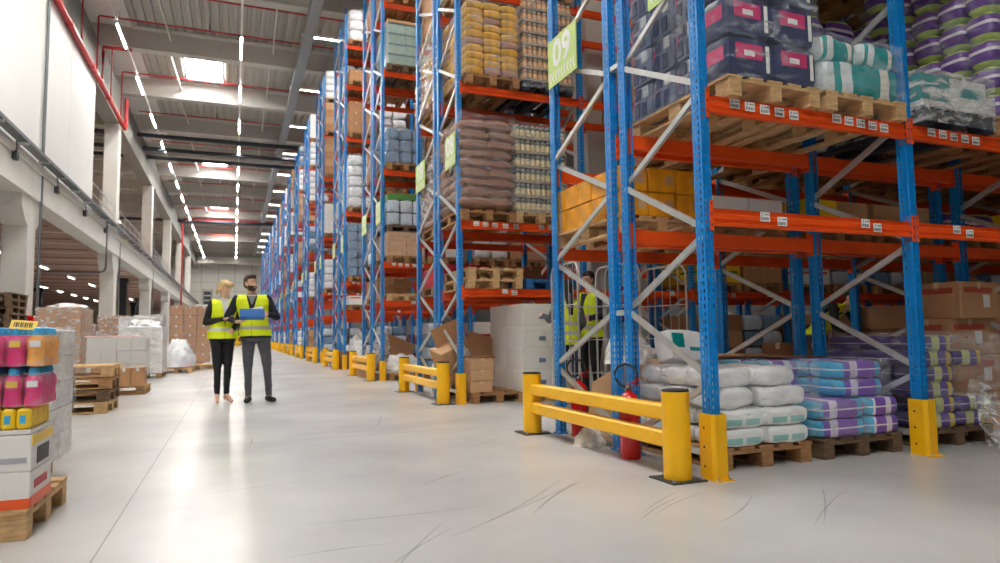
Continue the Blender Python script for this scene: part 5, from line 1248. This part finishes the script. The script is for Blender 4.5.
def person(name_label, loc, rz, H, J, cl):
    """J: joints in a frame 1.8 m tall facing -Y; cl: clothes"""
    sc = H/1.8; t = thing('person', name_label, 'person', loc, (0, 0, rz)); t.scale = (sc, sc, sc)
    w_ = J.get('w', 1.0); pel, chest, neck, hd = Vector(J['pelvis']), Vector(J['chest']), Vector(J['neck']), Vector(J['head'])
    shL, shR = Vector(J['shL']), Vector(J['shR'])
    def torso(B, g, lo=None):
        secs = []; n = 12
        W = [(.0, .165, .115), (.10, .172, .118), (.22, .150, .108), (.38, .142, .105), (.58, .160, .118), (.76, .178, .122), (.90, .176, .108), (1.0, .12, .075)] if not J.get('fem') else [(.0, .172, .118), (.10, .178, .122), (.22, .148, .105), (.38, .124, .094), (.58, .140, .118), (.76, .156, .118), (.90, .155, .095), (1.0, .10, .068)]
        for f, rx, ry in W:
            z = f; c = pel.lerp(chest, min(1, z/.7)) if z < .7 else chest.lerp(neck, (z-.7)/.3)
            secs.append(((c.x, c.y, c.z), rx*w_+g, ry*w_+g))
        if lo is not None: secs = [((pel.x, pel.y, pel.z+lo), .18*w_+g, .125*w_+g)]+secs
        B.loft(secs)
    def arms(B, g, to=1.0, r=(.058, .047, .040, .028)):
        for s_, sh, el, wr in ((1, shL, J['elL'], J['wrL']), (-1, shR, J['elR'], J['wrR'])):
            el, wr = Vector(el), Vector(wr); k = .9 if J.get('fem') else 1
            B.cap(sh, el, r[0]*k+g, r[1]*k+g*.9); B.cap(el, el.lerp(wr, to), r[1]*k+g*.9, (r[2]+(r[3]-r[2])*to)*k+g*.8)
            B.cap(sh, sh.lerp(neck, .55)-V(0, 0, .03), r[0]*k*.98+g, .05*k+g)
    def legs(B, g, to=1.0, r=(.090, .058, .052, .036)):
        for hp, kn, an in ((J['hpL'], J['knL'], J['anL']), (J['hpR'], J['knR'], J['anR'])):
            hp, kn, an = Vector(hp), Vector(kn), Vector(an); k = .92 if J.get('fem') else 1
            B.cap(hp, kn, r[0]*k+g, r[1]*k+g); B.cap(kn, kn.lerp(an, to), r[2]*k+g*1.1, (r[2]+(r[3]-r[2])*to)*k+g*1.3)
            B.cap(kn.lerp(an, .12), kn.lerp(an, .42)+V(0, .015, 0), r[2]*k+g*.6, r[3]*1.2*k+g*.8)
    # body: one continuous skin
    B = Blob(); torso(B, -.012); arms(B, -.006); legs(B, -.010); B.cap(neck-V(0, 0, .05), hd-V(0, -.015, .06), .056 if not J.get('fem') else .046, .052 if not J.get('fem') else .043)
    P, q = head(B, hd, J['look'], J.get('up', (0, 0, 1)), 1.0, J.get('fem'))
    for wr, hdv, pn, cu, th in ((J['wrL'],)+J['handL'], (J['wrR'],)+J['handR']): hand(B, wr, hdv, pn, .93 if J.get('fem') else 1.03, cu, th)
    for an, ft in ((J['anL'], J['toL']), (J['anR'], J['toR'])): B.cap(V(*an)-V(0, 0, .02), ft, .034, .024)
    body = O('body', B.done('body', [cl.get('skin', SKIN)], .0065, 3), t)
    face_bits(body, P, q, 1, cl['brow'])
    # trousers
    B = Blob(); legs(B, .006, .97); B.loft([((pel.x, pel.y, pel.z-.1), .155*w_, .11*w_), ((pel.x, pel.y, pel.z), .176*w_, .122*w_), ((pel.x, pel.y, pel.z+.12), .16*w_, .112*w_)])
    O('trousers', B.done('trousers', [cl['trousers']], .009, 3, wrinkle=.006), t)
    # jacket or sweater: torso and sleeves
    lo = cl.get('hem', -.04); vd = cl.get('vdepth', .0); nz = neck.z
    B = Blob(); torso(B, .006, lo); arms(B, .007, .93)
    def cutj(c):
        r = (c-neck); return c.z > nz-.012 and abs(c.x-neck.x) < .075
    def pickj(c):
        return 1 if c.y < chest.y-.02 and abs(c.x-neck.x) < max(0, (c.z-(nz-vd)))*.42 and c.z > nz-vd else 0
    O(cl.get('topname', 'jacket'), B.done('jacket', [cl['top'], cl.get('under', SHIRT)], .009, 3, pickj, cutj, .005), t)
    # collar
    if cl.get('collar'):
        mb = MB()
        for k in (-1, 1):
            mb.face([(neck.x+k*.012, neck.y-.082, nz-.05), (neck.x+k*.062, neck.y-.05, nz+.02), (neck.x+k*.066, neck.y-.06, nz-.02), (neck.x+k*.03, neck.y-.095, nz-.075)], cl['under'])
        mb.lathe([(.062, nz-.015), (.058, nz+.025), (.061, nz+.026), (.066, nz-.014)], cl['under'], 20, Matrix.Translation((neck.x, neck.y, 0)))
        O('collar', mb, t)
    # vest
    B = Blob(); torso(B, .022, cl.get('vesthem', -.06))
    for s_, sh in ((1, shL), (-1, shR)): B.cap(sh+V(-s_*.02, 0, .0), sh.lerp(neck, .5)-V(0, 0, .025), .068, .062)
    z0 = pel.z+cl.get('vesthem', -.06)+.01; op = cl.get('vopen', .24)
    # arm holes: sides beyond the shoulder seam are open
    def cutv(c):
        if c.z < z0 or c.z > nz+.012: return True
        if c.z > nz-.02 and abs(c.x-neck.x) < .07: return True
        if c.y < chest.y and c.z > nz-op and abs(c.x-neck.x) < (c.z-(nz-op))*cl.get('vslope', .25): return True
        for s_, sh in ((1, shL), (-1, shR)):
            if s_*(c.x-sh.x) > .022 and c.z > sh.z-.2 : return True
        return False
    zs = [pel.z+f*(neck.z-pel.z) for f in cl.get('bands', ((.14, .235),))[0]] if False else None
    def pickv(c):
        h = (c.z-pel.z)/(neck.z-pel.z)
        for a, b_ in cl.get('bands', ((.10, .19),)):
            if a < h < b_: return 1
        if abs(c.x-neck.x) < .004 and c.y < chest.y and not cl.get('back'): return 2
        return 0
    vm = B.done('safety_vest', [HIVIS, REFL, mat('vest_seam', (176, 200, 10), .7)], .0085, 3, pickv, cutv, .004)
    O('safety_vest', vm, t)
    # shoes
    for an, ft in ((J['anL'], J['toL']), (J['anR'], J['toR'])):
        an, ft = V(*an), V(*ft); d = (ft-an); d.z = 0; d.normalize(); B = Blob()
        if cl.get('heels'):
            B.cap(an+V(0, 0, -.05)-d*.02, an+V(0, 0, -.05)+d*.02, .034, .034); B.cap(an+V(0, 0, -.06), ft+V(0, 0, -.002), .03, .025, .7, (0, 0, 1)) 
            B.cap(an-d*.03+V(0, 0, -.05), V(an.x-d.x*.035, an.y-d.y*.035, .006), .015, .006)
        else:
            B.cap(an+V(0, 0, -.045)-d*.035, V(an.x, an.y, .045)+d*.06, .044, .042); B.cap(V(an.x, an.y, .036)-d*.03, V(ft.x, ft.y, .034)+d*.02, .036, .034, 1.2, (0, 0, 1)); 
        O('shoe', B.done('shoe', [cl['shoe']], .006, 3, cut=None), t)
    return t, P, q, body
def hair_cap(t, P, q, M, s=1.0, extra=(), front=.02, name='hair'):
    R = q.to_matrix(); B = Blob(); B.ell(P(0, -.018, .046), (.080, .098, .086), q); B.ell(P(0, -.045, .0), (.074, .07, .08), q)
    for e in extra: e(B, P, q)
    Ri = R.inverted(); c0 = P(0, 0, 0)
    def cut(c):
        l = Ri @ (c-c0)
        return (l.y > .035 and l.z < .058 and abs(l.x) < .07) or (l.z < -.02 and l.y > -.02 and abs(l.x) > .04 and l.z > -.14) or (l.y > front and l.z < .045 and abs(l.x) > .05)
    O(name, B.done('hair', [M], .0065, 2, None, cut, .003), t)

# the man with the blue folder
JM = dict(pelvis=(-.02, 0, .93), chest=(-.06, -.01, 1.30), neck=(-.075, .0, 1.475), head=(-.095, -.02, 1.637), shL=(.12, 0, 1.42), shR=(-.265, 0, 1.42),
          elL=(.25, -.03, 1.17), wrL=(.125, -.235, 1.20), handL=((-.6, -.55, .12), (-.3, .75, -.1), .35, 1), elR=(-.385, -.0, 1.17), wrR=(-.27, -.205, 1.10), handR=((.75, -.5, .12), (0, .35, .9), .3, -1),
          hpL=(.075, 0, .90), hpR=(-.115, 0, .90), knL=(.135, -.04, .50), knR=(-.115, -.015, .50), anL=(.165, .02, .09), anR=(-.105, .02, .09), toL=(.215, -.13, .03), toR=(-.12, -.13, .03), look=(.6, -.78, .06), w=1.14)
tm_, P_, q_, bd = person('bearded man in yellow safety vest and charcoal trousers holding a blue folder', (.315, 10.35, 0), math.radians(-2), 1.885, JM,
    dict(trousers=CL_GREY, top=CL_NAVY, topname='sweater', under=SHIRTG, collar=True, vdepth=.14, vopen=.30, shoe=BLACK, brow=HAIR_D, skin=SKIN2, bands=((.12, .205),), hem=-.05, vesthem=-.03))
hair_cap(tm_, P_, q_, HAIR_D, extra=(lambda B, P, q: B.ell(P(0, .035, .098), (.06, .06, .032), q),))
B = Blob(); R_ = q_.to_matrix().inverted(); c0_ = P_(0, 0, 0)
B.ell(P_(0, .024, -.052), (.0625, .0715, .060), q_); B.ell(P_(0, .046, -.090), (.039, .038, .031), q_)
def cutb(c):
    l = R_ @ (c-c0_); return l.z > -.034 or l.y < .0 or (l.z > -.049 and abs(l.x) < .026) or (-.074 < l.z < -.056 and abs(l.x) < .02 and l.y > .05) or (l.z > -.04 and abs(l.x) < .042)
O('beard', B.done('beard', [HAIR_D], .0055, 2, None, cutb, .002), tm_)
fo = thing('clipboard_folder', 'blue folder with a white sheet held by the bearded man', 'folder', (.235, 9.985, 1.27), (math.radians(-28), 0, math.radians(4)))
O('cover', MB().cbox(-.165, .165, -.006, .006, -.055, .07, mat('blue_folder', (20, 98, 172), .4), .003).cbox(-.165, .165, -.006, .09, -.06, -.052, mat('blue_folder', (20, 98, 172), .4), .003), fo)
O('paper_sheet', MB().face([(-.03, .012, -.04), (.13, .012, -.04), (.145, .012, .125), (.06, .012, .105), (-.02, .012, .08)], PAPER).face([(-.03, .015, -.04), (-.02, .015, .08), (.06, .015, .105), (.145, .015, .125), (.13, .015, -.04)], PAPER), fo)

# the blonde woman
JW = dict(fem=True, pelvis=(0, 0, .97), chest=(0, -.015, 1.30), neck=(0, -.005, 1.475), head=(.012, -.045, 1.63), shL=(.145, 0, 1.42), shR=(-.145, 0, 1.42),
          elL=(.205, -.01, 1.16), wrL=(.09, -.2, 1.03), handL=((-.35, -.75, -.05), (-.6, .2, -.3), .55, 1), elR=(-.225, .0, 1.15), wrR=(-.035, -.2, 1.19), handR=((.8, -.45, .1), (.1, .3, .9), .4, -1),
          hpL=(.085, 0, .93), hpR=(-.085, 0, .93), knL=(.075, -.02, .52), knR=(-.065, -.01, .52), anL=(.07, .01, .13), anR=(-.055, .03, .13), toL=(.11, -.11, .025), toR=(-.075, -.10, .025), look=(.55, -.75, -.36), up=(.15, -.2, 1), w=1.08)
tw, P_, q_, bd = person('blonde woman in yellow safety vest and black suit looking down at her hands', (-.155, 10.5, 0), math.radians(14), 1.81, JW,
    dict(trousers=CL_DARK, top=CL_DARK, under=SHIRT, collar=True, vdepth=.28, vopen=.40, vslope=.13, shoe=NUDE, heels=True, brow=HAIR_B, bands=((.10, .185),), hem=-.03, vesthem=-.07))
hair_cap(tw, P_, q_, HAIR_B, extra=(lambda B, P, q: B.ell(P(0, -.10, .02), (.05, .05, .05), q), lambda B, P, q: B.cap(P(0, -.11, .0), P(-.01, -.12, -.11), .036, .018), lambda B, P, q: B.ell(P(.03, .035, .085), (.055, .055, .035), q), lambda B, P, q: B.ell(P(-.035, .035, .08), (.05, .055, .04), q)))
O('pen', MB().cyl((-.10, 10.22, 1.17), (-.04, 10.16, 1.25), .006, INK, 8), label='dark pen in the hands of the blonde woman', cat='pen')

# woman seen from behind, by the white cartons
JB = dict(fem=True, pelvis=(0, 0, .94), chest=(0, -.01, 1.28), neck=(0, .0, 1.46), head=(.0, -.03, 1.63), shL=(.15, 0, 1.41), shR=(-.15, 0, 1.41),
          elL=(.25, -.1, 1.2), wrL=(.3, -.32, 1.28), handL=((.2, -.8, .2), (-.4, -.1, -.6), .3, 1), elR=(-.21, .02, 1.14), wrR=(-.2, -.18, 1.05), handR=((.2, -.9, .0), (.8, .2, -.2), .5, -1),
          hpL=(.085, 0, .90), hpR=(-.085, 0, .90), knL=(.09, -.02, .5), knR=(-.09, .0, .5), anL=(.095, .02, .09), anR=(-.1, .03, .09), toL=(.11, -.13, .03), toR=(-.12, -.12, .03), look=(.1, -1, -.1), w=.98)
tb, P_, q_, bd = person('dark-haired woman in yellow vest and jeans seen from behind, reaching to white cartons', (4.05, 7.75, 0), math.radians(165), 1.66, JB,
    dict(trousers=CL_JEAN, top=SKIN2 if False else mat('grey_tshirt', (90, 92, 100), .8), topname='shirt', shoe=BLACK, brow=HAIR_K, bands=((.10, .19), (.36, .45)), back=True, hem=-.05, vesthem=-.1))
hair_cap(tb, P_, q_, HAIR_K, extra=(lambda B, P, q: B.cap(P(0, -.06, .0), P(0, -.105, -.2), .07, .06, .6, (1, 0, 0)), lambda B, P, q: B.cap(P(0, -.1, -.2), P(0, -.115, -.34), .06, .045, .5, (1, 0, 0))))
# man in profile beside her
JP = dict(pelvis=(0, 0, .93), chest=(0, -.01, 1.30), neck=(0, .0, 1.475), head=(.0, -.03, 1.655), shL=(.165, 0, 1.425), shR=(-.165, 0, 1.425),
          elL=(.24, -.02, 1.16), wrL=(.19, -.26, 1.12), handL=((-.3, -.85, .1), (-.6, .2, -.2), .4, 1), elR=(-.24, -.0, 1.16), wrR=(-.16, -.25, 1.08), handR=((.3, -.85, .1), (.7, .2, 0), .4, -1),
          hpL=(.092, 0, .90), hpR=(-.092, 0, .90), knL=(.10, -.03, .50), knR=(-.10, -.015, .50), anL=(.11, .0, .09), anR=(-.11, .02, .09), toL=(.13, -.15, .03), toR=(-.125, -.13, .03), look=(.0, -1, -.15), w=1.0)
tp, P_, q_, bd = person('dark-haired man in yellow vest in profile behind the wire cage', (4.52, 8.0, 0), math.radians(-70), 1.8, JP,
    dict(trousers=CL_DARK, top=CL_NAVY, topname='shirt', shoe=BLACK, brow=HAIR_K, skin=SKIN2, bands=((.10, .19), (.36, .45)), hem=-.05, vesthem=-.07))
hair_cap(tp, P_, q_, HAIR_K)
# worker bending far inside the racks
JC = dict(pelvis=(0, .18, .88), chest=(0, -.10, 1.18), neck=(0, -.26, 1.27), head=(.0, -.38, 1.36), shL=(.165, -.22, 1.23), shR=(-.165, -.22, 1.23),
          elL=(.23, -.30, .98), wrL=(.15, -.46, .84), handL=((-.2, -.4, -.7), (-.6, .2, -.2), .5, 1), elR=(-.25, -.28, .98), wrR=(-.14, -.45, .84), handR=((.2, -.4, -.7), (.7, .2, 0), .5, -1),
          hpL=(.092, .16, .86), hpR=(-.092, .16, .86), knL=(.11, .08, .47), knR=(-.11, .1, .47), anL=(.12, .13, .09), anR=(-.12, .16, .09), toL=(.14, -.02, .03), toR=(-.14, .02, .03), look=(.0, -.8, -.6), up=(0, -.5, .8), w=1.0)
tc_, P_, q_, bd = person('worker in yellow vest bending forward deep between the racks', (7.62, 6.9, 0), math.radians(10), 1.8, JC,
    dict(trousers=CL_DARK, top=CL_DARK, topname='shirt', shoe=BLACK, brow=HAIR_K, skin=SKIN2, bands=(), hem=-.03, vesthem=-.03))
hair_cap(tc_, P_, q_, HAIR_K)
bpy.data.scenes.remove(TMP)
